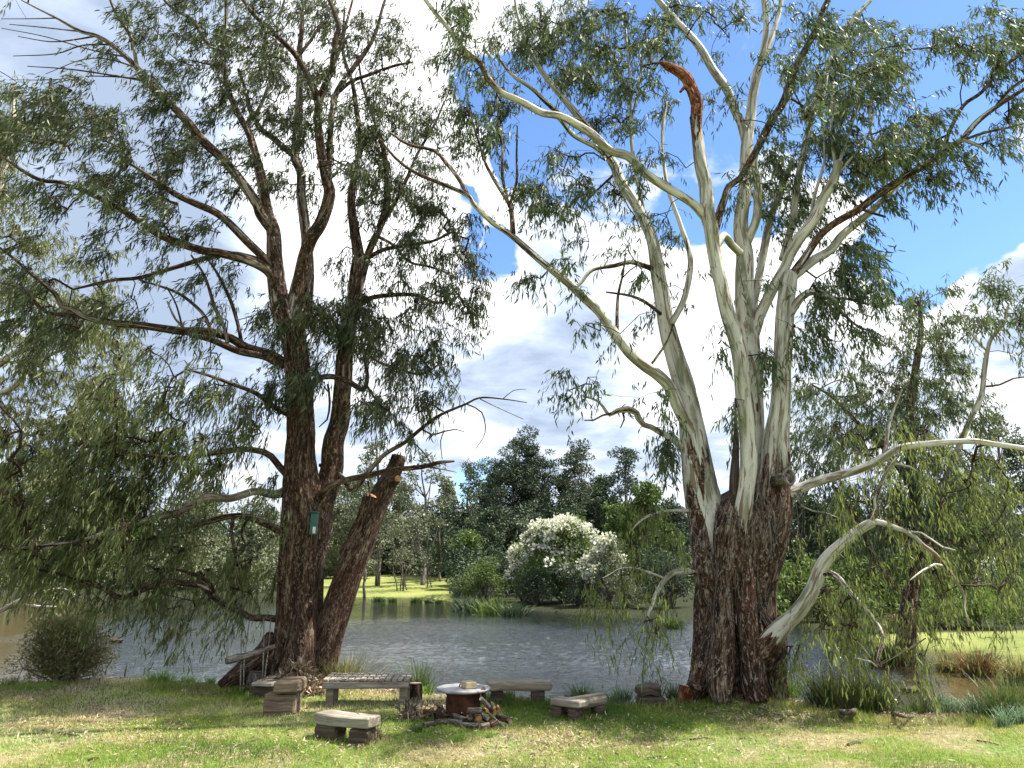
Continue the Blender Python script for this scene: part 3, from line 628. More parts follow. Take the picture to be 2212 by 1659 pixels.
L([(600, 640, 12), (590, 592, 11), (552, 566, 10), (480, 548, 9), (437, 540, 8.5), (356, 508, 8), (302, 480, 7), (249, 444, 6.5), (196, 420, 6), (142, 398, 5), (92, 391, 4.5), (60, 377, 4), (18, 348, 3.5), (-20, 325, 3)], -1.6, .35)
L([(596, 595, 8), (583, 575, 7), (516, 553, 6.5), (455, 555, 6), (384, 574, 5), (302, 599, 4.5), (249, 606, 4), (196, 617, 3), (156, 624, 2)], -.7, .3)
L([(384, 441, 3.5), (352, 425, 3), (345, 370, 2.5), (330, 320, 2)], -.2, .4)
L([(618, 790, 11), (590, 768, 10), (533, 749, 9.5), (498, 727, 9), (444, 717, 9), (391, 717, 9), (302, 706, 8.5), (242, 695, 8), (185, 686, 7), (150, 668, 6), (135, 663, 5.5), (117, 635, 5), (71, 592, 4), (32, 560, 3), (-20, 520, 2)], -1.7, .35)
L([(600, 785, 8), (570, 771, 7.5), (516, 758, 7), (455, 736, 6), (409, 722, 5)], -.8, .3)
L([(185, 686, 5), (140, 680, 4.5), (100, 670, 4), (70, 650, 3), (40, 610, 2.5)], -.3, .35)
for p in ([(459, 732, 4.5), (444, 688, 4), (409, 649, 3.5), (373, 628, 3), (302, 608, 2)], [(491, 741, 4.5), (487, 706, 4.5), (466, 660, 4), (441, 599, 3), (416, 553, 2)], [(523, 749, 4.5), (516, 702, 4), (498, 649, 4), (473, 596, 3), (448, 560, 2)], [(410, 720, 3), (380, 690, 2.5), (360, 650, 2)], [(395, 712, 2.5), (378, 660, 2), (360, 620, 1.5)]): L(p, .2, .3)
L([(770, 640, 10), (780, 605, 9), (798, 545, 8), (822, 490, 8), (836, 430, 7), (833, 350, 6), (822, 290, 5), (800, 230, 4), (780, 180, 3), (775, 130, 2)], .5, .3)
L([(822, 490, 5), (850, 440, 4.5), (880, 380, 4), (905, 330, 3), (940, 270, 2.5), (960, 220, 2)], .5, .3)
L([(760, 690, 6), (766, 668, 5.5), (802, 645, 5), (848, 637, 4.5), (901, 635, 4), (944, 653, 3), (990, 640, 2)], -.5, .2)
L([(790, 560, 5), (830, 540, 4.5), (880, 530, 4), (930, 520, 3), (980, 500, 2)], -.4, .2)
L([(815, 510, 4), (850, 530, 3.5), (885, 565, 3), (930, 575, 2.5), (970, 590, 2)], -.6, .2)
L([(648, 880, 11), (660, 855, 9), (674, 830, 7), (695, 818, 6), (727, 816, 6), (756, 827, 6.5), (784, 841, 6), (791, 809, 4.5), (788, 766, 3.5), (800, 740, 2.5)], -.5, .15)
L([(784, 759, 3), (820, 781, 3), (862, 798, 3), (898, 809, 2.8), (930, 798, 2.2), (958, 781, 1.6)], 0, .15)
L([(708, 830, 2.6), (712, 870, 2.6), (705, 905, 2), (690, 925, 1.2)], -.1, .1)
# low limbs to the left
L([(640, 1052, 16), (620, 1059, 12), (590, 1065, 9), (551, 1063, 8), (498, 1076, 8.5), (448, 1076, 8), (409, 1093, 7.5), (373, 1108, 7), (327, 1122, 6), (256, 1143, 5), (180, 1165, 4), (90, 1180, 3), (0, 1190, 2)], -1.5, [.3, .8, .75, .7, .6, .5])  # sunlit limb: its light is put into the colour by raised pale values
L([(630, 1155, 10), (600, 1143, 8), (551, 1122, 7), (498, 1115, 6.5), (444, 1129, 6), (390, 1150, 5), (300, 1170, 4), (200, 1190, 3), (100, 1210, 2)], -.8, .4)
L([(625, 1030, 9), (605, 1008, 7.5), (586, 985, 7), (569, 976, 6.5), (526, 973, 6), (462, 980, 5.5), (391, 990, 5), (331, 985, 4), (284, 975, 3), (230, 960, 2)], -1.3, .3)
L([(640, 900, 8), (600, 880, 6), (555, 850, 5), (500, 830, 4), (450, 810, 3), (400, 800, 2)], -.7, .3)
L([(612, 1340, 8), (580, 1337, 7), (545, 1333, 7), (515, 1325, 7), (487, 1305, 7), (464, 1290, 7), (435, 1266, 7), (403, 1257, 7), (367, 1258, 7), (318, 1270, 6.5), (264, 1292, 6), (220, 1271, 5), (183, 1256, 4), (120, 1240, 3), (50, 1230, 2.5), (-20, 1232, 2)], -1.6, [0, .1, .3, .3, .35])
L([(464, 1290, 5), (455, 1262, 4.5), (425, 1245, 4), (380, 1232, 3), (330, 1225, 2)], -.3, .3)
L([(505, 1116, 4), (500, 1150, 4), (508, 1190, 3.5), (505, 1235, 2.5), (515, 1270, 2)], -.2, .2)
L([(535, 1120, 3), (520, 1150, 3), (530, 1180, 2)], -.2, .2)
# right hand dead branches
L([(655, 1110, 11), (684, 1076, 9), (713, 1051, 8), (752, 1037, 6.5), (802, 1026, 6), (845, 1015, 5.5), (909, 1008, 5), (950, 1002, 4), (982, 995, 2)], -.7, .3)
L([(690, 1005, 4), (713, 1010, 5), (740, 1030, 5), (763, 1060, 5.5), (795, 1019, 5.5), (830, 983, 5), (873, 955, 4.5), (909, 926, 4), (944, 898, 3.5), (973, 884, 3), (1008, 873, 2.5), (1037, 862, 2), (1086, 862, 1.5), (1140, 870, .8)], -.8, .35)
for p in ([(1008, 873, 1.6), (1040, 893, 1.4), (1050, 935, 1.1), (1028, 970, .7)], [(1037, 862, 1.2), (1080, 880, 1), (1130, 905, .6)], [(912, 928, 2), (935, 938, 2), (960, 930, 1.6), (985, 928, 1.2), (1005, 932, .7)], [(960, 930, 1.3), (950, 955, 1.2), (955, 990, .8)], [(1086, 862, 1), (1110, 845, .8), (1135, 840, .5)], [(902, 1008, 1.6), (940, 1010, 1.3), (985, 1022, .8)], [(795, 1040, 2), (800, 1070, 1.5), (790, 1090, 1)], [(870, 955, 2), (900, 960, 1.5), (930, 1000, 1.1), (945, 1040, .8)], [(206, 78, 2), (160, 85, 1.6), (110, 90, 1.2), (40, 80, .8)], [(242, 96, 2.2), (180, 100, 1.6), (120, 115, 1.2), (30, 120, .8)], [(338, 180, 2.4), (260, 165, 2), (160, 150, 1.5), (60, 145, .9)], [(309, 170, 1.6), (200, 165, 1.2), (110, 170, .9), (20, 175, .6)], [(277, 124, 2), (200, 110, 1.5), (100, 80, 1), (0, 60, .7)], [(171, 68, 1.6), (100, 60, 1.2), (20, 50, .8)], [(124, 39, 1.4), (70, 40, 1), (0, 42, .7)], [(302, 149, 2), (240, 130, 1.5), (180, 128, 1), (100, 160, .7)]): L(p, -.3, .25)
# roots flare
L([(480, 1488, 5), (515, 1474, 9), (550, 1452, 16), (585, 1425, 22), (615, 1390, 20), (632, 1340, 8)], .3, 0, Y0=Y1 - .35)
L([(742, 1504, 6), (720, 1487, 12), (695, 1458, 18), (678, 1410, 16), (668, 1350, 6)], .4, 0, Y0=Y1 - .3)
L([(585, 1508, 8), (606, 1488, 15), (622, 1450, 20), (634, 1395, 18), (640, 1330, 8)], .3, 0, Y0=Y1 - .6)
L([(668, 1515, 8), (664, 1490, 16), (660, 1440, 20), (655, 1380, 18), (650, 1310, 8)], .3, 0, Y0=Y1 - .6)
T1.mesh(lt, M['barkL'])
# sawn leaning stem
S = T1.limb
S([(668, 1475, 30), (690, 1440, 36), (708, 1380, 33), (727, 1318, 31), (748, 1255, 29), (771, 1194, 28), (793, 1141, 26), (814, 1089, 23), (833, 1050, 20), (845, 1027, 17), (856, 1003, 15), (861, 984, 13)], .2, [0, 0, .15, .2], Y0=Y1 - .05, part='sawn_limb', cap=True, seg=72, amp=.03, step=.03)
S([(745, 1200, 14), (760, 1165, 13), (782, 1122, 12.5), (801, 1072, 12)], -.1, 0, Y0=Y1 + .05, part='sawn_limb', cap=True, seg=40, amp=.02)
S([(845, 1045, 8), (853, 1040, 8), (859, 1034, 7.5)], -.28, 0, Y0=Y1 - .0, part='sawn_limb', cap=True)
sw = T1.mesh(lt, M['barkL'], name='sawn_limb')
for (x, y, dY, r, n) in ((861, 984, .2, 12, (.25, -.15, .95)), (801.5, 1071, -.05, 11, (.45, -.3, .9)), (859, 1034, -.3, 7, (.1, -1, .15))):
    a = Acc(); p = at(x, y, Y1 - .05 + dY if y < 1000 or y > 1060 else Y1 - .30); n = nrm(np.array(n)); disc(a, p + n * .012, n, r * dep(p) / FP); a.build('cut_face', M['cut'], sw)
cl1 = """110 245 90 55 .9;60 290 70 50 1;170 300 50 50 .8;250 330 60 60 .8;240 400 50 40 .8;240 110 40 50 .25;290 60 55 50 .6;380 60 60 55 .7;430 150 60 50 .8;340 190 45 40 .5;370 240 50 60 .7;460 230 50 50 .6;400 300 50 50 .45;440 360 60 45 .6;300 440 80 45 .65;380 495 80 45 .55;235 515 30 38 .7;470 420 50 45 .5;520 330 50 50 .6;540 200 60 60 .7;500 100 60 60 .7;560 60 70 60 .8;600 150 60 60 .8;560 270 50 40 .5;640 50 70 60 .7;640 200 60 60 .7;700 60 60 50 .6;760 90 60 60 .55;620 280 50 50 .55;720 250 50 50 .5;800 130 60 50 .5;850 60 50 50 .35;790 250 70 60 .7;860 200 60 50 .6;880 280 60 60 .7;940 220 50 50 .5;960 330 45 50 .55;820 340 60 50 .8;870 390 60 50 .9;910 420 45 45 .8;770 380 60 60 .5;720 350 50 60 .4;680 430 50 50 .25;950 470 50 40 .5;980 545 55 45 .8;1015 600 30 45 .7;880 540 60 50 .5;820 600 60 50 .35;920 620 60 50 .6;985 680 40 50 .65;640 665 50 45 1.3;700 680 65 60 1.3;760 720 60 50 1;620 730 40 45 1.2;820 700 60 50 .75;880 700 50 50 .75;640 800 45 50 1;870 760 60 50 .75;940 760 40 45 .55;800 850 50 45 .65;860 860 45 40 .75;920 885 35 50 .7;965 850 30 30 .4;840 920 40 25 .4;580 850 40 50 .6;340 590 40 25 .4;410 700 50 30 .35;270 650 60 35 .6;470 680 40 40 .25;550 650 40 40 .25;520 600 50 30 .25;120 700 90 40 .8;40 600 50 60 .7;600 400 50 60 .45;650 330 40 40 .5;560 430 40 50 .4;740 450 40 50 .3;780 500 50 40 .35;700 160 40 40 .6;900 120 40 40 .35;500 560 60 25 .3;420 590 60 25 .3;150 430 60 30 .5;80 420 50 30 .6;340 380 50 40 .5;350 130 40 40 .5;450 50 50 50 .6;840 440 40 40 .6;720 560 40 50 .25;860 480 40 40 .5"""
low1 = """370 785 80 35 0.29;440 790 60 30 0.25;250 850 75 45 0.41;350 870 90 50 0.41;450 850 75 50 0.38;530 835 55 50 0.29;130 950 80 60 0.38;250 950 90 60 0.49;350 960 90 60 0.49;450 950 90 60 0.46;535 925 55 60 0.41;90 1060 80 60 0.55;200 1060 80 60 0.59;300 1060 80 60 0.59;400 1050 80 60 0.55;480 1025 60 50 0.50;560 1000 40 50 0.35;50 1140 70 60 0.55;160 1150 80 60 0.59;260 1160 80 60 0.59;350 1180 80 50 0.50;440 1180 60 50 0.50;540 1190 45 60 0.50;90 1225 70 40 0.35;220 1225 80 45 0.50;330 1235 60 40 0.45;430 1240 50 35 0.40;540 1265 45 45 0.50;235 1300 55 35 0.18;180 1275 50 30 0.14;360 1310 45 45 0.35;410 1310 25 55 0.35;530 1310 35 35 0.45;470 1355 15 35 0.25;485 1280 35 40 0.40;300 1300 40 35 0.14;20 1000 50 60 0.50;20 1200 50 40 0.40;590 1110 20 40 0.25;-60 900 80 80 0.41;-60 1100 80 80 0.50;-80 300 60 80 0.41"""
over1 = """60 -80 90 60 0.25;250 -90 90 60 0.35;450 -80 90 60 0.35;650 -90 90 60 0.35;830 -80 80 60 0.25;350 -200 110 60 0.30;600 -210 120 60 0.30;800 -190 90 60 0.20"""
pc = lambda s: [tuple(float(v) for v in q.split()) for q in s.replace('\n', '').split(';') if q.strip()]
T1.foliage(pc(cl1) + pc(over1), wind=(-.22, -.05, 0), leafL=.125, leafW=.018, spread=.5, dens=2.5, nl=13)
T1.crown(lt, M['leafL'], M['barkL'])
T1b = Tree(Y1, 22); T1b.NP = T1.NP; T1b.NF = T1.NF
T1b.foliage(pc(low1), wind=(-.25, -.05, 0), leafL=.13, leafW=.018, spread=.5, dens=2.4, nl=13, droop=.9, tw=(.25, .55))
T1b.crown(lt, M['leafLowLit'], M['barkL'])

# ================================================================ RIGHT BIG TREE
T2 = Tree(10.5, 33)
b2 = gp(1590, 1514)
rt = thing('gum_tree', b2, 'huge pale gum on the right with rough brown base and torn orange branch top', 'tree')
Y2 = b2[1] + .55; T2.Y = Y2; L = T2.limb
L([(1590, 1530, 103), (1592, 1505, 96), (1593, 1453, 86), (1592, 1395, 80), (1588, 1337, 74), (1587, 1279, 73), (1588, 1222, 78), (1592, 1164, 80), (1597, 1120, 74), (1600, 1085, 52)], 0, [0, 0, 0, 0, 0, .05, .1], Y0=Y2, lobes=(4, .10, .6), twist=.35, amp=.075, fr=9, seg=160, step=.02, zf=1.4)
L([(1575, 1370, 20), (1558, 1290, 42), (1545, 1220, 45), (1533, 1150, 41), (1515, 1069, 37), (1504, 997, 32), (1494, 926, 27), (1483, 855, 22), (1469, 802, 21), (1458, 766, 19), (1444, 713, 17), (1432, 642, 16), (1422, 589, 15), (1410, 520, 13), (1394, 480, 12), (1373, 440, 11), (1340, 390, 10), (1326, 356, 9), (1291, 302, 8), (1259, 263, 7), (1220, 215, 6), (1175, 160, 5), (1140, 100, 4), (1120, 40, 3), (1110, -20, 2)], .9, [.1, .3, .45, .5, .55, .62, .8, .95, 1, 1, .95, 1, 1, 1, 1, .9, .85, .8, .8, .8, .8, .8, .8, .8, .8], Y0=Y2 - .15, seg=64, amp=.028)
L([(1506, 975, 17), (1498, 945, 15), (1487, 922, 13), (1465, 880, 12.5), (1444, 837, 12), (1419, 809, 12), (1390, 788, 11), (1362, 763, 11), (1337, 731, 10), (1319, 702, 9.5), (1294, 674, 9), (1259, 645, 8.5), (1230, 617, 8), (1202, 592, 8), (1174, 567, 7), (1143, 544, 7), (1104, 508, 6.5), (1061, 476, 6), (1026, 441, 6), (1005, 423, 5), (944, 395, 4), (898, 370, 3.5), (855, 341, 3), (820, 300, 2)], -1.1, [.9, 1, .9, .8, .7, .55, .3, .2])
L([(1012, 424, 5), (990, 384, 4.8), (962, 348, 4.5), (937, 327, 4), (884, 313, 3.2), (837, 284, 2)], .3, .3)
L([(1108, 505, 6), (1104, 455, 5), (1097, 437, 4.5), (1065, 384, 3.8), (1047, 348, 3), (1037, 313, 2.5), (1019, 263, 2), (1010, 210, 1.5)], .4, .3)
L([(1097, 437, 3.8), (1086, 373, 3.5), (1086, 320, 3), (1079, 267, 2.5), (1076, 200, 1.8)], .3, .3)
L([(1102, 441, 3.5), (1111, 391, 3), (1118, 338, 2.5), (1118, 274, 1.6)], -.3, .3)
L([(1334, 730, 4.5), (1334, 695, 4), (1337, 642, 3.2), (1345, 600, 2.5), (1350, 560, 2)], .2, .4)
L([(1405, 790, 3), (1426, 763, 3), (1447, 735, 2.5), (1455, 700, 2)], .2, .4)
L([(1425, 590, 7), (1400, 576, 6), (1359, 570, 5), (1326, 574, 4.5), (1280, 585, 4), (1252, 612, 3.5), (1235, 625, 2.5)], -.5, .4)
L([(1440, 690, 4), (1400, 660, 4), (1360, 640, 3), (1310, 630, 2)], -.4, .4)
L([(1482, 972, 9), (1469, 962, 8), (1447, 944, 7), (1426, 930, 6.5), (1405, 922, 6), (1390, 916, 6), (1380, 905, 7), (1373, 894, 7), (1355, 884, 7), (1334, 889, 5.5), (1316, 894, 4), (1291, 866, 2.5), (1262, 855, 2)], -.5, [.9, .9, .6, .5, .4])
L([(1320, 893, 3), (1300, 898, 2.2), (1284, 905, 2), (1262, 906, 1.3)], -.1, .3)
L([(1345, 888, 2.5), (1350, 905, 2), (1338, 925, 1.2)], -.1, .3)
L([(1259, 263, 6), (1213, 252, 5.5), (1177, 220, 5), (1149, 192, 4.5), (1106, 160, 3.5), (1070, 120, 2.5)], -.4, .6)
L([(1326, 356, 6), (1290, 318, 5.5), (1240, 290, 5), (1200, 250, 4), (1150, 235, 3)], -.4, .6)
L([(1394, 490, 5), (1385, 420, 4.5), (1370, 350, 4), (1360, 280, 3.5), (1362, 200, 3), (1355, 120, 2.5), (1350, 40, 2)], .5, .8)
L([(1360, 280, 3), (1382, 180, 2.5), (1385, 120, 2)], .2, .6)
L([(1450, 700, 7), (1480, 640, 6.5), (1490, 560, 6), (1470, 480, 5), (1440, 400, 4), (1430, 300, 3.5), (1440, 220, 3)], .6, .7)
# S2 front stem with long limb and torn top
L([(1600, 1240, 6), (1602, 1170, 14), (1603, 1120, 17), (1604, 1090, 18), (1611, 1051, 17), (1618, 997, 18), (1614, 944, 17), (1607, 891, 17), (1604, 837, 17), (1597, 784, 17), (1586, 731, 16.5), (1572, 677, 16), (1558, 624, 15), (1547, 571, 14.5), (1543, 533, 14.5), (1536, 498, 15), (1529, 459, 15.5), (1526, 409, 14), (1515, 356, 13), (1508, 302, 12), (1504, 252, 11)], -.35, [.1, .2, .75, 1, 1, 1, .9, .8, .85, .8, .8, .85, .8, .75, .7, .6, .35], Y0=Y2 - .42, seg=56, amp=.02, step=.035)
L([(1534, 480, 11), (1526, 466, 10), (1497, 441, 8.8), (1462, 416, 8.5), (1426, 395, 8.5), (1390, 370, 8.8), (1355, 341, 9), (1319, 324, 8.5), (1284, 295, 8.3), (1241, 267, 8), (1206, 252, 7.5), (1170, 245, 7.5), (1142, 228, 7.3), (1106, 210, 7), (1086, 199, 7), (1051, 167, 6.5), (1040, 142, 6), (1015, 114, 6), (990, 85, 5.5), (962, 53, 5), (937, 25, 5), (919, 0, 4.5), (890, -40, 3.5)], -.9, [.9, .95, .9, .7, .85, .6, .8, .9])
L([(1543, 500, 10), (1552, 462, 9), (1565, 427, 7.5), (1575, 402, 7), (1597, 384, 6.5), (1615, 359, 7), (1639, 313, 8), (1661, 270, 8.5), (1682, 231, 8.5), (1700, 199, 9), (1718, 153, 8), (1736, 117, 7), (1764, 60, 6), (1782, 18, 6), (1800, -20, 5)], -.3, [.7, .4, .2, 0, 0])
L([(1545, 540, 7), (1561, 512, 8), (1582, 530, 8), (1600, 545, 8)], .35, .9)
# S3 central
L([(1632, 1150, 24), (1630, 1086, 20), (1632, 980, 20), (1629, 891, 21), (1622, 802, 22), (1618, 731, 22), (1611, 660, 20), (1609, 600, 19), (1607, 553, 18), (1604, 516, 17), (1602, 480, 15), (1607, 427, 13.5), (1611, 391, 12.5), (1610, 320, 11.5), (1620, 250, 10.5), (1630, 200, 9.5), (1640, 130, 7.5), (1655, 60, 6), (1650, -20, 5)], .3, [.5, .7, .9, .9, .9, .85, .9], Y0=Y2 + .1, seg=56, amp=.02)
L([(1612, 525, 10), (1624, 500, 9.5), (1632, 480, 9), (1639, 445, 9), (1636, 391, 8), (1632, 350, 6.5), (1640, 300, 5)], -.4, .85)
L([(1611, 310, 9), (1600, 262, 9), (1586, 235, 9), (1568, 200, 9.5), (1540, 153, 9), (1508, 100, 8), (1462, 43, 7), (1419, 0, 6), (1390, -40, 5)], .5, .9)
L([(1629, 215, 6), (1632, 160, 6.5), (1657, 107, 6), (1680, 40, 5), (1690, -20, 4)], .3, .9)
L([(1620, 745, 15), (1628, 710, 13), (1640, 680, 12), (1655, 655, 11.5), (1675, 613, 11), (1696, 574, 11), (1704, 551, 12), (1729, 516, 12), (1757, 473, 12), (1779, 427, 11), (1800, 391, 10), (1812, 350, 9)], -.5, [.9, 1, .9, .9, .8, .8, .9])
for p in ([(1806, 370, 4), (1800, 310, 3), (1795, 250, 2.5), (1800, 180, 2)], [(1808, 365, 4), (1830, 300, 3), (1850, 240, 2.5), (1870, 170, 2)], [(1800, 385, 3), (1835, 345, 2.5), (1870, 300, 2), (1890, 240, 1.5)]): L(p, .2, .7)
# S5 right stem
L([(1620, 1330, 20), (1638, 1240, 40), (1655, 1165, 45), (1668, 1100, 42), (1675, 1015, 31), (1677, 944, 26), (1686, 873, 22), (1690, 802, 20), (1693, 731, 18.5), (1697, 660, 17.5), (1704, 613, 17), (1708, 590, 13)], .1, [0, 0, .12, .35, .75, .9, .8, .9, 1, 1], Y0=Y2 - .2, seg=72, amp=.035)
L([(1703, 620, 13), (1711, 602, 12), (1735, 580, 10.5), (1760, 562, 10), (1793, 540, 9.3), (1821, 508, 9), (1853, 480, 8), (1885, 455, 7), (1914, 425, 6), (1942, 398, 6), (1980, 370, 5)], .6, .85)
L([(1704, 618, 10), (1715, 585, 9), (1740, 553, 8.5), (1771, 507, 8.5), (1810, 480, 8), (1853, 452, 8), (1889, 423, 8), (1928, 398, 8), (1963, 380, 7.3), (1999, 356, 7.2), (2042, 324, 7), (2074, 302, 6.5), (2113, 263, 6), (2148, 235, 5), (2212, 192, 4), (2270, 160, 3)], -.5, [.6, .25, .2, .3, .4])
L([(2042, 324, 4.5), (2050, 290, 4), (2077, 228, 4), (2120, 196, 4), (2155, 153, 4), (2212, 114, 4), (2260, 80, 3)], .2, .3)
L([(2148, 235, 4), (2184, 192, 3.8), (2212, 171, 3.5), (2260, 130, 2.5)], -.2, .3)
L([(2055, 312, 4), (2075, 306, 4), (2099, 306, 4), (2120, 316, 3.8), (2131, 331, 3)], -.2, .6)
L([(2042, 324, 3.5), (2080, 300, 3), (2130, 285, 3), (2180, 275, 2.5), (2230, 262, 2)], -.2, .3)
L([(1863, 452, 3.5), (1885, 460, 3), (1917, 469, 2.5)], -.2, .3)
L([(1700, 690, 9), (1712, 668, 9), (1727, 645, 8.5), (1745, 632, 8), (1764, 631, 7.5), (1786, 642, 6.5), (1803, 655, 6.5), (1807, 672, 6.5), (1807, 690, 6)], -.3, [1, .9, .8, .4, .2], cap=True)
L([(1786, 640, 4), (1810, 645, 3.5), (1835, 647, 3), (1878, 660, 2)], -.2, .4)
L([(1805, 665, 4), (1830, 690, 3), (1860, 705, 2.5), (1895, 716, 1.8)], -.2, .4)
L([(1750, 480, 4), (1760, 420, 3.5), (1780, 340, 3), (1775, 260, 2.5), (1785, 160, 2)], .3, .8)
L([(1914, 425, 4), (1900, 350, 3.5), (1880, 270, 3), (1890, 180, 2.5), (1920, 100, 2)], .3, .7)
L([(1690, 560, 8), (1712, 480, 8), (1720, 400, 7.5), (1735, 320, 7), (1760, 230, 6.5), (1790, 140, 5.5), (1830, 60, 5), (1880, 0, 4)], .8, .8, Y0=Y2 + .4)
L([(1620, 700, 8), (1660, 500, 9), (1668, 460, 8), (1690, 400, 7), (1712, 350, 6)], .6, .8, Y0=Y2 + .6)
# right limbs
L([(1680, 1085, 19), (1700, 1068, 13), (1729, 1054, 10.5), (1764, 1040, 10), (1818, 1026, 9.3), (1864, 1008, 8.5), (1907, 987, 8.5), (1940, 974, 7), (1980, 963, 6.5), (2050, 957, 6), (2102, 957, 5.5), (2156, 960, 5.5), (2212, 969, 5), (2300, 990, 4)], -.9, [.5, 1, 1, .8, 1, 1, .9])
L([(1910, 987, 5.5), (1916, 960, 4.5), (1921, 925, 3.5), (1935, 880, 2.5), (1950, 840, 2)], .2, .8)
L([(1907, 990, 4), (1930, 998, 3), (1965, 1008, 2.5), (2000, 1030, 1.8)], -.2, .8)
L([(1625, 1435, 14), (1655, 1395, 26), (1680, 1370, 21), (1700, 1345, 17.5), (1722, 1320, 16.5), (1750, 1272, 15), (1780, 1220, 13.5), (1820, 1175, 11.5), (1858, 1141, 10), (1885, 1127, 9.5)], -.7, [0, .1, .9, 1, 1, 1, 1, .9, .8], Y0=Y2 - .55, seg=48, amp=.012)
L([(1880, 1128, 8.5), (1892, 1100, 7), (1890, 1083, 6.5), (1900, 1051, 5), (1920, 1020, 4), (1940, 990, 3)], -.1, .5)
L([(1880, 1127, 8), (1905, 1130, 6.5), (1940, 1140, 5.5), (1975, 1160, 5), (2000, 1180, 4.5), (2016, 1197, 4), (2051, 1235, 3.8), (2071, 1264, 3.5), (2085, 1290, 3), (2085, 1316, 2.6), (2094, 1353, 1.8)], -.5, .6)
L([(2040, 1222, 2.8), (2020, 1222, 2.4), (1995, 1232, 2), (1965, 1253, 1.4)], -.2, .8)
L([(1770, 1240, 7), (1788, 1238, 6.5), (1814, 1252, 6), (1831, 1278, 5.5), (1857, 1307, 5.3), (1886, 1336, 5), (1900, 1376, 4.5), (1897, 1425, 4), (1906, 1449, 2.5)], -.6, .6)
L([(1897, 1437, 2.6), (1935, 1417, 2.2), (1964, 1400, 1.8), (2000, 1375, 1.2)], -.2, .7)
L([(1895, 1440, 2.4), (1880, 1425, 2), (1848, 1419, 1.3)], -.1, .7)
L([(1880, 1420, 2), (1860, 1395, 1.8), (1840, 1372, 1.3)], -.1, .7)
for p in ([(1960, 1148, 2.5), (1990, 1150, 2), (2040, 1180, 1.6), (2060, 1190, 1)], [(1700, 1010, 3), (1735, 1090, 2), (1780, 1105, 1.5), (1830, 1130, 1)]): L(p, -.3, .7)
# left low limbs
L([(1520, 1235, 11), (1498, 1234, 8), (1478, 1235, 7), (1458, 1237, 6.5), (1436, 1250, 6), (1422, 1275, 5), (1408, 1308, 4.3), (1398, 1338, 3.8), (1408, 1362, 3), (1435, 1375, 2)], -.5, [.3, .9, .8, .6])
L([(1430, 1262, 3.4), (1438, 1295, 3), (1441, 1330, 2.4), (1438, 1368, 1.6)], -.1, .6)
L([(1500, 1106, 6), (1483, 1104, 4.5), (1447, 1104, 3.3), (1408, 1111, 3), (1383, 1126, 2), (1360, 1150, 1.5)], -.4, .7)
L([(1436, 1250, 3), (1400, 1235, 2.6), (1350, 1230, 2), (1300, 1250, 1.5)], -.3, .6)
# root flare and burls
L([(1487, 1526, 12), (1505, 1495, 22), (1525, 1450, 26), (1535, 1390, 20), (1540, 1330, 8)], .35, 0, Y0=Y2 - .5)
L([(1697, 1520, 10), (1680, 1495, 22), (1665, 1440, 26), (1650, 1380, 20), (1640, 1310, 8)], .35, 0, Y0=Y2 - .5)
L([(1640, 1520, 20), (1628, 1480, 28), (1622, 1420, 26), (1618, 1340, 22), (1616, 1240, 16), (1612, 1170, 6)], .4, 0, Y0=Y2 - .75, seg=48)
L([(1560, 1520, 20), (1560, 1480, 28), (1562, 1420, 26), (1562, 1320, 22), (1556, 1230, 16), (1550, 1150, 6)], .4, 0, Y0=Y2 - .72, seg=48)
L([(1655, 1450, 8), (1668, 1420, 18), (1677, 1395, 23), (1676, 1370, 22), (1660, 1345, 14), (1645, 1320, 6)], 0.15, 0, Y0=Y2 - .6, seg=48)
L([(1510, 1490, 8), (1497, 1484, 10), (1492, 1476, 7)], -.1, 0, Y0=Y2 - .75)
T2.limb([(1509, 345, 5), (1506, 300, 9), (1503, 256, 10.5), (1500, 225, 11), (1495, 196, 10.5), (1480, 170, 10), (1462, 152, 8), (1444, 142, 6.5), (1428, 137, 3), (1419, 136, 1.2), (1403, 133, .5)], -.1, 0, part='torn_branch_end', seg=40, amp=.05, fr=20, zf=.7)
T2.limb([(1501, 225, 7), (1490, 195, 6), (1480, 190, 4), (1470, 200, 2)], -.12, 0, part='torn_branch_end', amp=.03)
rtk = T2.mesh(rt, M['barkR'])
T2.mesh(rt, M['barkred'], name='torn_branch_end')
# dark burnt ribbon between stems, knot collar, hanging bark strips
a = Acc(); tube(a, [at(x, y, Y2 - .2) for x, y in ((1588, 1120), (1586, 1040), (1590, 960), (1588, 860))], [.07, .055, .04, .012], seg=24, step=.05, amp=.03, fr=20); a.build('dead_bark_ridge', M['darkwood'], rt)
kc = at(1703, 1030, Y2 - .62); a = Acc(); n = nrm(np.array([.25, -1, .1])); u = nrm(np.cross(n, [0, 0, 1.])); wv = np.cross(n, u)
ring = [kc + (u * math.cos(t) * .062 + wv * math.sin(t) * .095) for t in np.linspace(0, 2 * math.pi, 19)]
tube(a, ring, [.03] * 19, seg=12, amp=.008); tube(a, [kc - n * .28, kc - n * .02], [.09, .075], seg=20, amp=.012); k_ = a.build('knot', M['barkdead'], rt)
a = Acc(); disc(a, kc + n * .004, n, .06, squash=1.4); a.build('hollow', M['darkwood'], k_)
rs = np.random.default_rng(5); a = Acc()
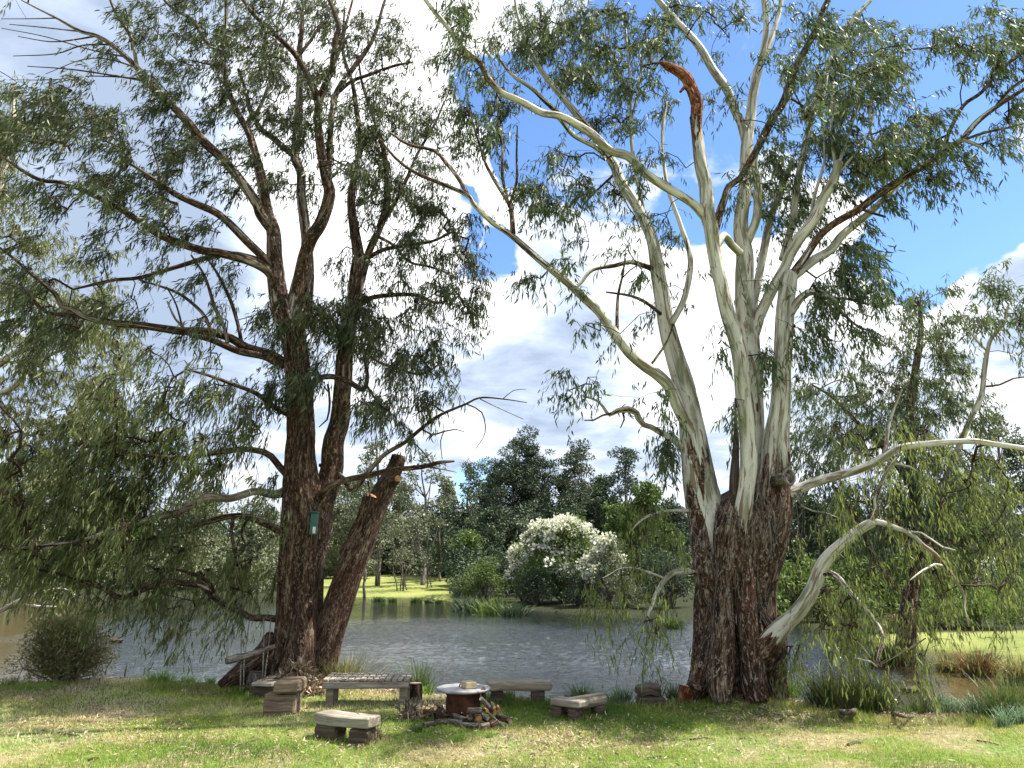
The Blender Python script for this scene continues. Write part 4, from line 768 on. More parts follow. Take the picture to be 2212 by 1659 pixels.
def strip(acc, P, w, seed=0):
    P, _, _ = resample(P, [1] * len(P), [0] * len(P), .05); n = len(P); t = np.linspace(0, 1, n)
    s = np.stack([np.cos(seed + t * 2.2), np.sin(seed + t * 2.2) * .6, 0 * t], 1) * (w * (1 - t * .7))[:, None]
    f = nrm(np.cross(np.gradient(P, axis=0), s)) * .004
    V = np.concatenate([P - s, P + f, P + s, P - f], 0); o = np.arange(n - 1)[:, None]
    acc.add(V, np.concatenate([o + [[0, n, n + 1, 1]], o + [[n, 2 * n, 2 * n + 1, n + 1]], o + [[2 * n, 3 * n, 3 * n + 1, 2 * n + 1]], o + [[3 * n, 0, 1, 3 * n + 1]]]), bk=V * [1, 1, .5])
for (x0, y0, x1, y1, x2, y2, w) in ((1722, 1060, 1733, 1110, 1730, 1178, .022), (1716, 1068, 1724, 1120, 1722, 1160, .018), (1728, 1058, 1738, 1100, 1737, 1150, .014), (1648, 1075, 1662, 1130, 1668, 1220, .02), (1640, 1060, 1650, 1120, 1652, 1180, .016), (1655, 1075, 1672, 1110, 1676, 1170, .02), (1632, 1080, 1640, 1140, 1655, 1190, .015), (1500, 1150, 1520, 1180, 1538, 1205, .035), (1498, 1120, 1492, 1170, 1500, 1220, .025), (1505, 1200, 1502, 1230, 1508, 1262, .03), (1570, 1110, 1575, 1140, 1573, 1180, .02), (1525, 1100, 1520, 1160, 1526, 1200, .02), (1690, 1080, 1682, 1120, 1672, 1150, .02)):
    yy = Y2 - (.62 if x0 < 1600 else .72) - (.25 if x0 > 1700 else 0); strip(a, [at(x0, y0, yy + .12), at(x1, y1, yy), at(x2, y2, yy - .02)], w, x0)
for k in range(70):
    x = rs.uniform(1500, 1690); y = rs.uniform(1100, 1330); h = rs.uniform(15, 50); yy = Y2 - .62 - .2 * math.sqrt(max(0, 1 - ((x - 1592) / 100) ** 2))
    strip(a, [at(x, y, yy + .1), at(x + rs.normal(0, 3), y + h * .5, yy), at(x + rs.normal(0, 7), y + h, yy - .03)], rs.uniform(.008, .02), k)
a.build('hanging_bark', M['barkdead'], rt)
cl2 = """1010 60 50 50 .6;1040 110 50 40 .6;990 130 40 40 .4;1130 30 50 30 .4;1180 60 60 50 .9;1210 100 60 50 .9;1150 130 50 50 .6;1250 60 50 50 .8;1300 50 60 50 .7;1270 140 60 50 .8;1220 180 50 40 .7;1330 130 60 50 .7;1380 70 50 60 .8;1410 150 45 50 .6;1340 200 60 50 .8;1290 240 50 40 .5;1450 60 50 50 .9;1480 110 40 40 .6;1440 220 50 60 .5;1090 235 50 40 .6;1060 210 50 50 .6;1080 300 45 50 .7;1030 300 45 50 .45;1000 250 45 50 .4;1180 380 60 45 .8;1160 430 45 40 .5;1210 470 50 40 .5;1260 440 60 50 .7;1180 590 50 25 .6;1235 640 35 30 .6;1270 590 50 40 .6;1250 520 50 40 .6;1320 540 60 50 .7;1330 480 60 50 .7;1380 500 60 50 .8;1340 430 60 40 .55;1420 440 60 50 .5;1400 360 60 60 .55;1370 300 50 50 .55;1330 640 45 40 .5;1390 600 50 50 .6;1440 640 45 60 .9;1430 560 50 50 .6;1480 620 40 60 .7;1480 540 40 50 .5;1270 720 35 30 .7;1220 800 45 40 1;1270 790 45 40 .9;1235 850 45 40 .95;1330 770 45 40 .7;1300 830 45 40 .7;1390 720 45 45 .55;1360 690 35 30 .4;1350 860 40 25 .3;1410 870 35 35 .5;1430 930 35 45 .6;1420 1000 40 40 .4;1540 650 40 50 .4;1550 740 30 40 .3;1470 480 35 55 .4;1470 330 35 50 .4;1540 40 60 50 1;1600 50 60 50 .8;1660 60 55 60 .8;1700 100 50 60 .9;1620 140 50 45 .7;1560 150 50 40 .55;1690 180 50 50 .8;1620 250 45 55 .7;1655 340 45 60 1.1;1600 370 35 45 .6;1680 280 50 50 .8;1720 230 50 50 .8;1560 300 35 60 .4;1580 230 35 50 .5;1760 60 50 60 .8;1780 160 60 60 .9;1840 80 60 50 .9;1860 140 60 60 .9;1915 100 40 45 .8;1940 150 35 40 .4;1830 220 60 50 .9;1900 210 55 50 .65;1780 290 60 50 .8;1850 300 60 50 .8;1940 260 60 35 .5;1990 240 45 35 .4;1760 370 60 50 .7;1840 370 50 50 .7;1900 350 60 50 .9;1970 320 60 50 .9;2030 340 45 45 .7;2010 290 45 40 .5;1720 430 50 50 .8;1680 400 40 50 .8;1740 480 40 40 .4;1850 420 50 40 .5;2070 360 35 40 .5;1960 400 50 28 .35;2030 400 40 25 .25;1700 510 40 40 .4;1670 480 30 45 .7;2040 90 35 35 .8;2110 100 60 45 .9;2180 70 50 45 .9;2195 130 45 45 .8;2060 140 45 30 .4;2130 160 50 40 .45;2190 250 40 45 .5;2150 290 50 28 .35;2110 330 50 28 .25;1860 490 25 25 .5;1830 560 55 38 .8;1895 580 35 38 .8;1780 600 50 45 .7;1850 630 55 28 .6;1745 680 45 50 .7;1750 740 45 40 .8;1820 715 40 35 .55;1650 750 25 55 .6;1560 480 30 40 .5;1530 230 25 40 .5;1630 620 25 40 .4;1575 900 25 40 .4"""
low2 = """1270 1255 28 50 0.37;1310 1205 38 25 0.26;1350 1130 40 38 0.47;1400 1125 45 35 0.42;1445 1140 30 35 0.37;1380 1200 50 45 0.32;1340 1280 38 50 0.42;1390 1330 38 48 0.37;1430 1295 35 45 0.32;1300 1330 28 28 0.32;1370 1380 20 20 0.15;1455 1200 28 45 0.32;1780 1315 60 50 0.52;1830 1350 60 55 0.52;1900 1340 50 50 0.37;1800 1280 55 40 0.42;1960 1330 55 55 0.42;1760 1400 50 45 0.35;1850 1430 55 45 0.27;1940 1445 50 50 0.27;2000 1420 35 50 0.23;1990 1280 50 50 0.42;1880 1240 60 45 0.37;2040 1330 38 50 0.37;1750 1130 45 50 0.37;1850 1070 50 50 0.42;1940 1090 60 50 0.47;2040 1060 60 60 0.52;2150 1040 60 60 0.52;1830 970 55 45 0.47;1900 930 55 55 0.47;1990 1180 60 60 0.47;2080 1160 60 60 0.47;2170 1180 60 60 0.47;2130 1250 50 45 0.37;1990 930 60 45 0.42;2120 930 50 30 0.26"""
over2 = """1050 -80 90 60 .2;1250 -90 90 60 .2;1450 -90 80 50 .12;1650 -90 90 60 .2;1850 -90 80 60 .3;2290 60 60 60 .4;2300 200 50 60 .3"""
T2.foliage(pc(cl2) + pc(over2), wind=(.02, 0, 0), leafL=.12, leafW=.02, spread=.5, dens=3.0, nl=13)
T2.crown(rt, M['leafR'], M['barkR'])
V, polys, lv = T2.leaf
T3 = Tree(Y2 - .8, 44); T3.NP = T2.NP; T3.NF = T2.NF
T3.foliage(pc(low2), wind=(.0, 0, 0), leafL=.1, leafW=.016, spread=.45, dens=1.55, nl=13, droop=1.1, tw=(.25, .6))
T3.crown(rt, M['leafW'], M['barkR'])
# ================================================================ middle distance trees
def mid_tree(Y, base, limbs, clumps, mat, bark, label, seed, group=None, **k):
    T = Tree(Y, seed); b = at(base[0], base[1], Y); b[2] = gz(b[0], b[1]) - .02; th = thing('gum_tree', b, label, 'tree', group)
    first = True
    for pts, dY, pale in limbs:
        T.limb(pts, dY, pale, Y0=Y if first else None); first = False
    T.mesh(th, M[bark]); kk = dict(wind=(-.05, 0, 0), leafL=.16, leafW=.024, spread=.9, dens=1.9, nl=13, tw=(.3, .7)); kk.update(k)
    T.foliage(pc(clumps), **kk); T.crown(th, M[mat], M[bark]); return th
def zb(x, Y):   # photo row of the ground at depth Y under column x
    p = at(x, 1300, Y); z = gz(p[0], Y); d = (z - CH) / Y
    ang = math.atan(d) - PITCH; return 829.5 - FP * math.tan(ang)
bx = -150
# the pale gum needs ground: the left bank beyond the frame
mid_tree(15.5, (-420, 1400), [([(-420, 1440, 40), (-400, 1300, 34), (-330, 1100, 28), (-230, 900, 22), (-120, 700, 16), (-30, 500, 11), (20, 300, 6), (30, 180, 3)], 0, .7),
    ([(-230, 900, 14), (-120, 850, 11), (-40, 810, 8), (20, 772, 7), (60, 740, 5), (110, 690, 3)], .3, .8), ([(-330, 1100, 14), (-180, 1050, 10), (-60, 980, 7), (30, 960, 5), (60, 900, 4), (58, 860, 3)], .3, .8),
    ([(-120, 850, 8), (0, 850, 6), (60, 810, 5), (100, 770, 4), (180, 740, 2.5)], .2, .8), ([(-370, 1250, 12), (-200, 1330, 9), (-80, 1345, 7), (0, 1319, 5.5), (24, 1306, 5), (61, 1290, 4.5), (98, 1278, 4), (137, 1274, 3), (164, 1283, 2)], -2.2, .8),
    ([(24, 1306, 3), (50, 1308, 3), (83, 1312, 2.6), (122, 1310, 1.8)], -.1, .8), ([(-40, 1180, 5), (20, 1120, 4), (60, 1080, 3), (90, 1020, 2)], .2, .8)],
    """20 230 50 60 .8;10 420 50 60 .7;50 480 50 50 .4;10 560 60 60 .8;80 560 60 50 .6;60 640 70 60 .8;150 620 70 50 .8;200 580 50 30 .4;220 680 60 50 .7;120 720 80 60 .9;200 740 60 50 .8;40 760 70 60 .8;100 820 80 60 .9;200 830 70 60 .9;30 900 60 60 .9;120 920 80 60 .9;220 930 80 60 .7;50 1010 70 60 1;150 1020 80 60 .8;60 1110 80 60 .9;170 1110 80 60 .7;40 1210 70 50 .7;130 1280 60 35 .5;-60 500 80 90 .8;-80 700 90 90 .8;-100 950 90 90 .8;-60 300 70 80 .7;260 780 50 50 .6""",
    'leafP', 'barkR', 'pale yellow green gum tree leaning in from the left edge behind the big dark gum', 51)
mid_tree(17., (1955, 1345), [([(1955, 1400, 20), (1965, 1300, 17), (1985, 1180, 14), (1975, 1060, 11), (1960, 940, 9), (1975, 820, 7), (1990, 720, 5), (1985, 650, 3)], 0, .2), ([(1985, 1180, 9), (2020, 1090, 7), (2060, 990, 6), (2095, 909, 5.5), (2120, 855, 5.5), (2127, 802, 5), (2134, 760, 4.5), (2143, 730, 4), (2163, 702, 3), (2180, 660, 2)], -1, .9),
    ([(1975, 1060, 7), (1920, 980, 6), (1860, 920, 4), (1800, 860, 3), (1750, 830, 2)], .4, .3), ([(2134, 760, 2.5), (2110, 735, 2.2), (2085, 700, 1.8), (2070, 670, 1.2)], 0, .7), ([(2128, 835, 2.5), (2160, 830, 2.2), (2190, 818, 1.8), (2225, 815, 1.5)], -.2, .2), ([(1965, 1300, 7), (1900, 1220, 6), (1850, 1120, 5), (1800, 1050, 4)], .3, .3), ([(2000, 1150, 6), (2080, 1120, 5), (2160, 1090, 4)], .3, .3)],
    """1960 680 60 50 .7;1900 700 40 40 .5;2020 655 45 45 .7;2085 680 35 45 .4;2150 640 50 40 1;2195 690 40 45 .9;2130 710 40 35 .6;2185 760 35 30 .4;1980 760 75 50 1;1900 765 45 40 .6;2060 800 40 60 .7;1930 850 80 55 1.1;2000 880 80 60 1.1;1845 850 55 45 .9;1760 850 55 45 .8;1800 930 75 50 .9;1880 950 80 50 1;1980 960 80 50 1;2070 900 40 50 .7;2050 1000 60 50 .9;1740 980 45 55 .8;1790 1060 60 50 .8;1880 1080 75 50 .8;1980 1070 80 60 .9;2080 1080 80 60 .8;2170 1120 60 60 .7;2000 1170 80 50 .8;1890 1180 60 50 .7;2100 1190 80 50 .7;2180 1230 50 50 .6;2230 1000 50 60 .5""",
    'leafR', 'barkR', 'tall gum with drooping foliage behind the huge pale gum at the right edge', 52, leafL=.16, leafW=.026, dens=1.8)

# ================================================================ far bank
GRP = 'gum trees on the far bank of the pond'
def ft(x, top, hw, Y, mat, label, **k):
    base = zb(x, Y); far_tree(x, top, base, hw, Y, mat, label, **k)
ft(1108, 932, 98, 60, 'leafD', 'tallest dark green gum of the row beyond the pond, between the two big gums', seed=1, nclump=22, crownlow=.3, group=GRP)
ft(1178, 968, 60, 63, 'leafD', 'narrow dark gum between the tallest dark gum and the split crowned gum beyond the pond', seed=2, nclump=15, crownlow=.3, group=GRP)
ft(1250, 950, 78, 60, 'leafD', 'dark gum with an open double crown behind the white blossoming bush', seed=3, nclump=20, crownlow=.28, group=GRP, flat=.45)
ft(1352, 955, 58, 58, 'leafD', 'slim dark gum with round top seen just left of the huge pale gum', seed=4, nclump=13, crownlow=.4, group=GRP)
ft(1018, 985, 60, 56, 'leafD', 'open dark gum with gaps of sky left of the tallest dark gum', seed=5, nclump=15, dens=.75, crownlow=.3, group=GRP)
ft(912, 958, 58, 50, 'leafGy', 'thin grey green gum with straight pale stem right of the sawn limb', seed=6, nclump=18, dens=.6, crownlow=.35, group=GRP, bark='barkfar')
ft(815, 925, 62, 50, 'leafGy', 'tall loose gum half hidden by the sawn leaning limb', seed=7, nclump=20, dens=.6, crownlow=.3, group=GRP)
ft(955, 1075, 50, 53, 'leafD', 'low dark gum standing behind the bare grey shrub on the far lawn', seed=8, nclump=15, crownlow=.15, group=GRP)
ft(735, 1075, 60, 56, 'leafGy', 'grey green tree behind the right edge of the dark trunk on the far lawn', seed=9, nclump=20, crownlow=.08, flat=.8, group=GRP)
ft(690, 1150, 60, 60, 'leafG', 'pale green tree seen low between the dark trunk and its sawn limb', seed=10, nclump=18, crownlow=.05, flat=.8, group=GRP)
ft(1395, 1035, 52, 45, 'leafG', 'bushy bright olive tree rising over the blossom beside the huge pale gum', seed=11, nclump=26, crownlow=.1, flat=1, group=GRP, dens=1.3)
ft(1330, 1080, 42, 48, 'leafG', 'lower olive tree left of the bushy bright olive tree', seed=12, nclump=16, crownlow=.1, flat=.9, group=GRP)
ft(1060, 1090, 60, 50, 'leafD', 'broad dark tree filling the gap under the tallest dark gum', seed=13, nclump=22, crownlow=.05, flat=.8, group=GRP)
ft(1150, 1100, 65, 50, 'leafD', 'broad dark tree just left of the white blossoming bush', seed=14, nclump=22, crownlow=.05, flat=.8, group=GRP)
ft(1010, 1140, 45, 47, 'leafG', 'small fresh green tree at the edge of the far lawn', seed=15, nclump=16, crownlow=.05, flat=.9, group=GRP)
ft(1240, 1090, 60, 47, 'leafD', 'dark tree whose crown shows above the white blossoms', seed=16, nclump=20, crownlow=.05, flat=.8, group=GRP)
ft(1450, 1070, 60, 50, 'leafD', 'dark tree hidden mostly by the left stem of the huge pale gum', seed=17, nclump=20, crownlow=.05, flat=.8, group=GRP)
ft(1130, 1110, 40, 44, 'leafGy', 'brownish grey tree with bare twigs below the tallest dark gum', seed=18, nclump=12, crownlow=.15, dens=.5, group=GRP)
far_tree(872, 1095, 1281, 62, 46, 'leafGy', 'bare grey many stemmed tree standing alone on the far lawn', cat='tree', seed=19, nclump=24, dens=.22, crownlow=.25, stems=5, size=.16, group=GRP)
far_tree(788, 1120, 1284, 26, 43.5, 'leafGy', 'slim young tree on the shore of the far lawn beside the sawn limb', seed=20, nclump=8, dens=.4, crownlow=.4, group=GRP)
far_tree(925, 1180, 1270, 26, 48, 'leafD', 'small twin stemmed dark tree at the right end of the far lawn', seed=21, nclump=10, stems=2, dens=.7, group=GRP)
for i_, (x_, t_, w_, m_) in enumerate([(1065, 1010, 55, 'leafD'), (1145, 1000, 60, 'leafD'), (1215, 1010, 55, 'leafD'), (1300, 1020, 60, 'leafD'), (860, 1040, 60, 'leafGy'), (770, 1030, 60, 'leafGy'), (960, 1020, 50, 'leafGy')]):
    ft(x_, t_, w_, 65, m_, ['dark round crown filling the gap left of the tallest dark gum', 'dark round crown right behind the tallest dark gum', 'dark round crown behind the narrow dark gum', 'dark round crown right of the double crowned gum', 'pale crown far behind the bare grey tree', 'pale crown far behind the slim young tree', 'pale crown far behind the low dark gum'][i_], seed=60 + i_, nclump=24, crownlow=.15, flat=.75, group=GRP, size=.26)
# hidden wood closing the view behind the trees: one mass
def thicket(name, label, spec, mat, Y, seed, size=.3, dens=1.):
    rg = np.random.default_rng(seed); cs = []; ns = []
    for (x0, x1, top) in spec:
        for x in np.arange(x0, x1, 16):
            Yc = Y + rg.uniform(-1.5, 3); base = zb(x, Yc); t_ = top + rg.normal(0, 9)
            for y in np.arange(t_, base, 17):
                r = 17 * Yc / FP * rg.uniform(.7, 1.2); cs.append((at(x + rg.normal(0, 6), y, Yc + rg.normal(0, .8)), np.array([r, r, r]))); ns.append(int(9 * dens * r * r / (size * size * .5)))
    V, polys, lv = blob_leaves(rg, cs, ns, size, size * .5)
    th = thing(name, cs[0][0], label, 'undergrowth', kind='stuff'); mk('foliage', V, polys, M[mat], th, {'lv': lv})
thicket('far_woodland', 'dark undergrowth closing the view under the far gums', [(-120, 560, 1130), (960, 1500, 1110)], 'leafD', 58, 5, .34, 1.8)
thicket('far_woodland', 'grey green undergrowth behind the far lawn', [(540, 980, 1130)], 'leafGy', 60, 15, .3, 2.2)
thicket('shore_undergrowth', 'tangled dark undergrowth under the blossoming bushes', [(985, 1500, 1205)], 'leafD', 41, 7, .22)
thicket('shore_undergrowth', 'grey green undergrowth across the pond behind the hanging leaves at the left', [(-200, 640, 1205)], 'leafGy', 47, 8, .28)
thicket('shore_undergrowth', 'green undergrowth on the right bank behind the bent pale limb', [(1640, 2300, 1225)], 'leafG', 28.5, 9, .2)
thicket('shore_undergrowth', 'olive undergrowth on the right bank at the frame edge', [(1960, 2400, 1290)], 'leafG', 24, 10, .15)
thicket('far_woodland', 'dark undergrowth on the bank behind the huge pale gum', [(1640, 1760, 1100), (1760, 2330, 1120)], 'leafD', 34, 6, .24)
LG = 'trees across the pond at the left'
ft(80, 1090, 95, 50, 'leafGy', 'pale tree across the pond behind the leaves at the far left', seed=31, nclump=22, crownlow=.05, flat=.8, group=LG)
ft(250, 1060, 95, 52, 'leafG', 'green tree across the pond behind the low limbs, second from the left', seed=32, nclump=22, crownlow=.05, flat=.8, group=LG)
ft(420, 1060, 90, 50, 'leafGy', 'pale tree across the pond behind the lit limb of the dark gum', seed=33, nclump=22, crownlow=.05, flat=.8, group=LG)
ft(560, 1080, 80, 54, 'leafGy', 'pale tree across the pond just left of the dark trunk', seed=34, nclump=20, crownlow=.05, flat=.8, group=LG)
RG = 'trees on the right bank'
ft(1735, 1060, 62, 31, 'leafD', 'dark tree on the right bank directly right of the huge trunk', seed=41, nclump=24, crownlow=.08, flat=.85, size=.17, group=RG)
ft(1830, 1090, 70, 33, 'leafG', 'green tree on the right bank behind the bent low limb', seed=42, nclump=24, crownlow=.05, flat=.85, size=.17, group=RG)
ft(1950, 1080, 80, 31, 'leafD', 'dark tree on the right bank behind the hanging foliage', seed=43, nclump=24, crownlow=.05, flat=.85, size=.17, group=RG)
ft(2080, 1020, 80, 30, 'leafG', 'green tree on the right bank above the rust coloured tussock', seed=44, nclump=26, crownlow=.05, flat=.85, size=.17, group=RG)
ft(2195, 930, 60, 32, 'leafD', 'dark tree on the right bank at the frame edge under the long pale limb', seed=45, nclump=22, crownlow=.1, flat=.8, size=.17, group=RG)
ft(2150, 880, 60, 42, 'leafGy', 'hazy grey gum far behind the right bank', seed=46, nclump=16, crownlow=.3, size=.2, group=RG)
# bushes
def bush(x, top, base, hw, Y, mat, label, name='shrub', cat='shrub', seed=0, size=.09, dens=1., flat=.8, nclump=26, group=None, bark='barkdead', leafw=.35, droop=.1, blossom=0, bsize=.12):
    rg = np.random.default_rng(2000 + seed); b = at(x, base, Y); b[2] = gz(b[0], b[1]); W = hw * dep(b) / FP; H = at(x, top, Y)[2] - b[2]
    th = thing(name, b, label, cat, group); a = Acc(); cs = []; ns = []; tops = []
    for c in range(nclump):
        u = rg.random() ** .8; ang = rg.uniform(0, 2 * math.pi); rr = math.sqrt(rg.random()) * math.sqrt(max(0, 1 - (u * .95) ** 2)) * .85
        p = b + np.array([math.cos(ang) * rr * W, math.sin(ang) * rr * W * .7, H * (.1 + u * .8)]); m_ = b + (p - b) * [.35, .35, .5] + rg.normal(0, .05, 3) * H
        tube(a, [b - [0, 0, .1], m_, p], [.025 * H ** .5, .016 * H ** .5, .006], seg=5, step=.3)
        rk = min(W, H) * rg.uniform(.18, .34); cs.append((p, np.array([rk, rk, rk * flat]))); ns.append(max(20, int(dens * 8 * rk * rk * flat / (size * size * leafw))))
        for q in range(5):
            e = p + nrm(rg.normal(0, 1, 3)) * rk * 1.1; tube(a, [p, e], [.006, .003], seg=3)
        if blossom and u > .25 and rg.random() < .62: tops.append((p, rk, u))
    a.build('stems', M[bark], th); V, polys, lv = blob_leaves(rg, cs, ns, size, size * leafw, droop); mk('foliage', V, polys, M[mat], th, {'lv': lv})
    if blossom:
        cs2 = []; n2 = []
        for p, rk, u in tops:
            for q in range(int(blossom * (.3 + u))):
                v = nrm(rg.normal(0, 1, 3) + [0, -.3, .9]); cs2.append((p + v * rk * [1, 1, flat] * 1.05, np.array([1, 1, .8]) * bsize * rg.uniform(.6, 1.3))); n2.append(26)
        V, polys, lv = blob_leaves(rg, cs2, n2, bsize * .75, bsize * .5, 0, .3); mk('blossom', V, polys, M['blossom'], th, {'lv': lv})
    return th
SG = 'shrubs on the wooded bank across the water'
bush(1218, 1112, 1322, 100, 35.5, 'leafG', 'large rounded bush covered in white blossom across the pond', name='blossoming_bush', cat='bush', seed=1, size=.15, nclump=52, blossom=7, bsize=.26, group=SG)
bush(1312, 1150, 1334, 62, 33, 'leafGy', 'white flowering bush next to the hanging yellow green leaves of the pale gum', name='blossoming_bush', cat='bush', seed=2, size=.14, nclump=32, blossom=5, bsize=.24, group=SG)
bush(1130, 1165, 1318, 55, 36.5, 'leafG', 'bright green bush with scattered white flowers at the left foot of the big blossoming bush', name='blossoming_bush', cat='bush', seed=3, size=.14, nclump=30, blossom=9, bsize=.18, group=SG)
bush(1045, 1205, 1312, 52, 37.5, 'leafG', 'fresh green bush at the water edge right of the far lawn', seed=4, size=.15, nclump=30, group=SG)
bush(1000, 1245, 1306, 42, 38.5, 'reed', 'grey green tangled shrub drooping to the water right of the far lawn', seed=5, size=.18, nclump=24, leafw=.12, group=SG)
bush(1250, 1225, 1330, 55, 33.5, 'leafD', 'dark low bush overhanging the water under the blossom', seed=6, size=.14, nclump=28, group=SG)
bush(1160, 1240, 1324, 55, 34.5, 'leafD', 'dark low bush overhanging the water below the bright green bush', seed=7, size=.14, nclump=28, group=SG)
bush(1350, 1240, 1338, 55, 32, 'leafGy', 'greyish low bush at the water behind the curved pale twig', seed=8, size=.13, nclump=28, group=SG)
bush(1450, 1200, 1341, 60, 31.5, 'leafD', 'dark bush at the water touching the left side of the huge trunk', seed=9, size=.13, nclump=32, group=SG)
bush(1690, 1235, 1345, 42, 29.5, 'leafGy', 'round grey green bush just right of the huge trunk across the water', seed=10, size=.13, nclump=30, group=SG)
bush(1780, 1250, 1378, 55, 26, 'leafP', 'yellow green bush on the right bank behind the bent pale limb', seed=11, size=.13, nclump=30, group=SG)
bush(2110, 1255, 1385, 62, 22.5, 'bright', 'bright lime green bush behind the rust coloured tussock', seed=12, size=.11, nclump=34, group=SG)
bush(2165, 1215, 1385, 60, 26, 'leafGy', 'bush with white flowers at the right frame edge across the water', name='blossoming_bush', cat='bush', seed=13, size=.12, nclump=30, blossom=6, bsize=.15, group=SG)
bush(1850, 1270, 1390, 52, 25, 'leafG', 'green bush behind the bent drooping twig on the right bank', seed=14, size=.13, nclump=26, group=SG)
bush(2035, 1290, 1396, 40, 22.5, 'leafG', 'small green bush left of the lime green bush', seed=15, size=.11, nclump=24, group=SG)
bush(1940, 1330, 1398, 34, 22, 'reedy', 'pale straw topped tussock bush on the bright strip of right bank', seed=16, size=.12, nclump=22, leafw=.14, group=SG)
pb = G(140, 1476, 0)
bush(140, 1335, 1470, 112, pb[1], 'reedy', 'olive brown feathery bush at the water edge on the left of the lawn', seed=17, size=.06, nclump=80, leafw=.2, dens=.42, flat=.85, droop=.0)
bush(150, 1405, 1470, 60, pb[1] + .05, 'reed', 'dark dense shrub in the base of the feathery bush on the left', seed=18, size=.05, nclump=40, leafw=.2, dens=.4, flat=.8)
# far tussocks
TG = 'tussocks on the far banks'
for i, (x, y, w, h, m, lab) in enumerate([(2111, 1418, 28, 66, 'reedb', 'rust coloured tussock standing on the bright right bank'), (2045, 1410, 20, 38, 'reedy', 'brownish tussock left of the rust coloured one'), (2200, 1432, 24, 70, 'reedy', 'straw brown tussock at the right frame edge across the water'), (1905, 1398, 20, 50, 'reed', 'green tussock left of the pale straw topped one'), (1944, 1397, 28, 62, 'reedy', 'straw tussock glowing on the right bank behind the drooping twig'),
    (722, 1288, 9, 12, 'reed', 'small dark tussock on the far lawn shore, leftmost'), (803, 1287, 9, 13, 'reed', 'small dark tussock beside the slim young tree'), (833, 1288, 6, 11, 'reed', 'tiny tussock under the bare grey tree, left'), (888, 1289, 7, 14, 'reed', 'small tussock under the bare grey tree, right'), (915, 1290, 5, 10, 'reed', 'tiny tussock right of the bare grey tree'), (940, 1291, 5, 10, 'reed', 'tiny tussock at the right end of the far lawn shore'),
    (1010, 1308, 22, 42, 'leafD', 'green reeds at the water left of the blossom bank'), (1060, 1314, 26, 45, 'leafG', 'tall green reeds in front of the fresh green bush'), (1110, 1318, 18, 35, 'leafD', 'reeds below the bright green bush'), (1480, 1342, 16, 30, 'reed', 'reeds left of the huge trunk across the water'), (1700, 1346, 14, 30, 'bright', 'bright green reeds right of the huge trunk across the water')]):
    p = G(x, y, -.1); s = dep(p) / FP; p[1] += 0 if y > 1380 else 2.0; tuft([p[0], p[1], max(gz(p[0], p[1]), WZ)], h * s, w * (1.3 if y > 1380 else 1.8) * s, 330 if y > 1380 else 260, m, lab, 'tussock', 'tussock', TG, seed=50 + i, bw=.022 if y > 1380 else .035, curve=.5)
# ================================================================ reeds by the near shore
RGp = 'reeds and tufts along the near shore'
def rt_(x, y, wF, hF, n, m, lab, seed, z=None, **k):
    ye = np.interp(x, [q[0] for q in near], [q[1] for q in near]) + 3; p = G(x, max(y, ye), 0); p[2] = gz(p[0], p[1]); p = p if y < ye else gp(x, y); s = dep(p) / FP; p[2] = gz(p[0], p[1]); tuft(p, max(hF * s, at(x, y - hF, p[1])[2] - p[2]), wF * s, n, m, lab, k.pop('name', 'reed_clump'), k.pop('cat', 'reeds'), k.pop('group', RGp), seed=seed, **k)
rt_(742, 1452, 70, 52, 420, 'reedy', 'green and straw coloured reed clump behind the slatted bench', 1, bw=.009)
rt_(722, 1452, 30, 40, 160, 'reed', 'dark reed clump close to the foot of the sawn limb', 2)
rt_(907, 1497, 24, 78, 230, 'reed', 'tall dark green rushes between the slatted bench and the round lid table', 3, bw=.007, curve=.12)
rt_(915, 1500, 22, 28, 120, 'bright', 'bright green herb at the foot of the tall dark rushes', 4, bw=.014)
rt_(1254, 1510, 26, 42, 170, 'reed', 'dark reed clump behind the small plank seat', 5, bw=.008, curve=.2)
rt_(1235, 1508, 20, 20, 60, 'reed', 'thin reeds left of the dark clump behind the plank seat', 6)
rt_(1285, 1512, 26, 24, 110, 'bright', 'bright green plant between the plank seat and the stump seat', 7, bw=.016)
rt_(1335, 1513, 30, 36, 120, 'reedg', 'pale green broad leaved plant at the shore', 8, bw=.016, curve=.7)
rt_(1352, 1512, 16, 36, 80, 'reed', 'thin dark reeds beside the pale broad leaved plant', 9)
rt_(1393, 1510, 14, 46, 70, 'reed', 'thin reeds behind the stump seat, left', 10, curve=.15)
rt_(1416, 1510, 16, 50, 90, 'reed', 'thin reeds behind the stump seat, right', 11, curve=.15)
rt_(1453, 1512, 14, 48, 110, 'reed', 'upright reed clump between the stump seat and the orange stump', 12, curve=.12)
rt_(1705, 1508, 26, 50, 150, 'bright', 'bright green grass at the right foot of the huge trunk', 13, bw=.01)
rt_(1790, 1530, 32, 92, 300, 'reed', 'tall dark reed clump at the left of the reed bed right of the huge trunk', 14, bw=.011, curve=.25)
rt_(1832, 1530, 55, 100, 420, 'reedy', 'tall yellowish reed bed right of the huge trunk', 15, bw=.011, curve=.4)
rt_(1880, 1530, 48, 96, 420, 'reed', 'dense green reed clump at the right end of the tall reed bed', 16, bw=.011, curve=.45)
rt_(1760, 1525, 22, 40, 90, 'reed', 'low green reeds left of the tall dark clump', 17)
rt_(1990, 1540, 26, 62, 90, 'reed', 'thin sparse reeds near the duck', 18, curve=.15)
rt_(2030, 1542, 22, 46, 110, 'reedg', 'bluish reed tuft at the end of the driftwood', 19, bw=.014)
rt_(2062, 1540, 34, 44, 170, 'reedg', 'bluish broad reed tuft beside the driftwood, the widest', 20, bw=.014)
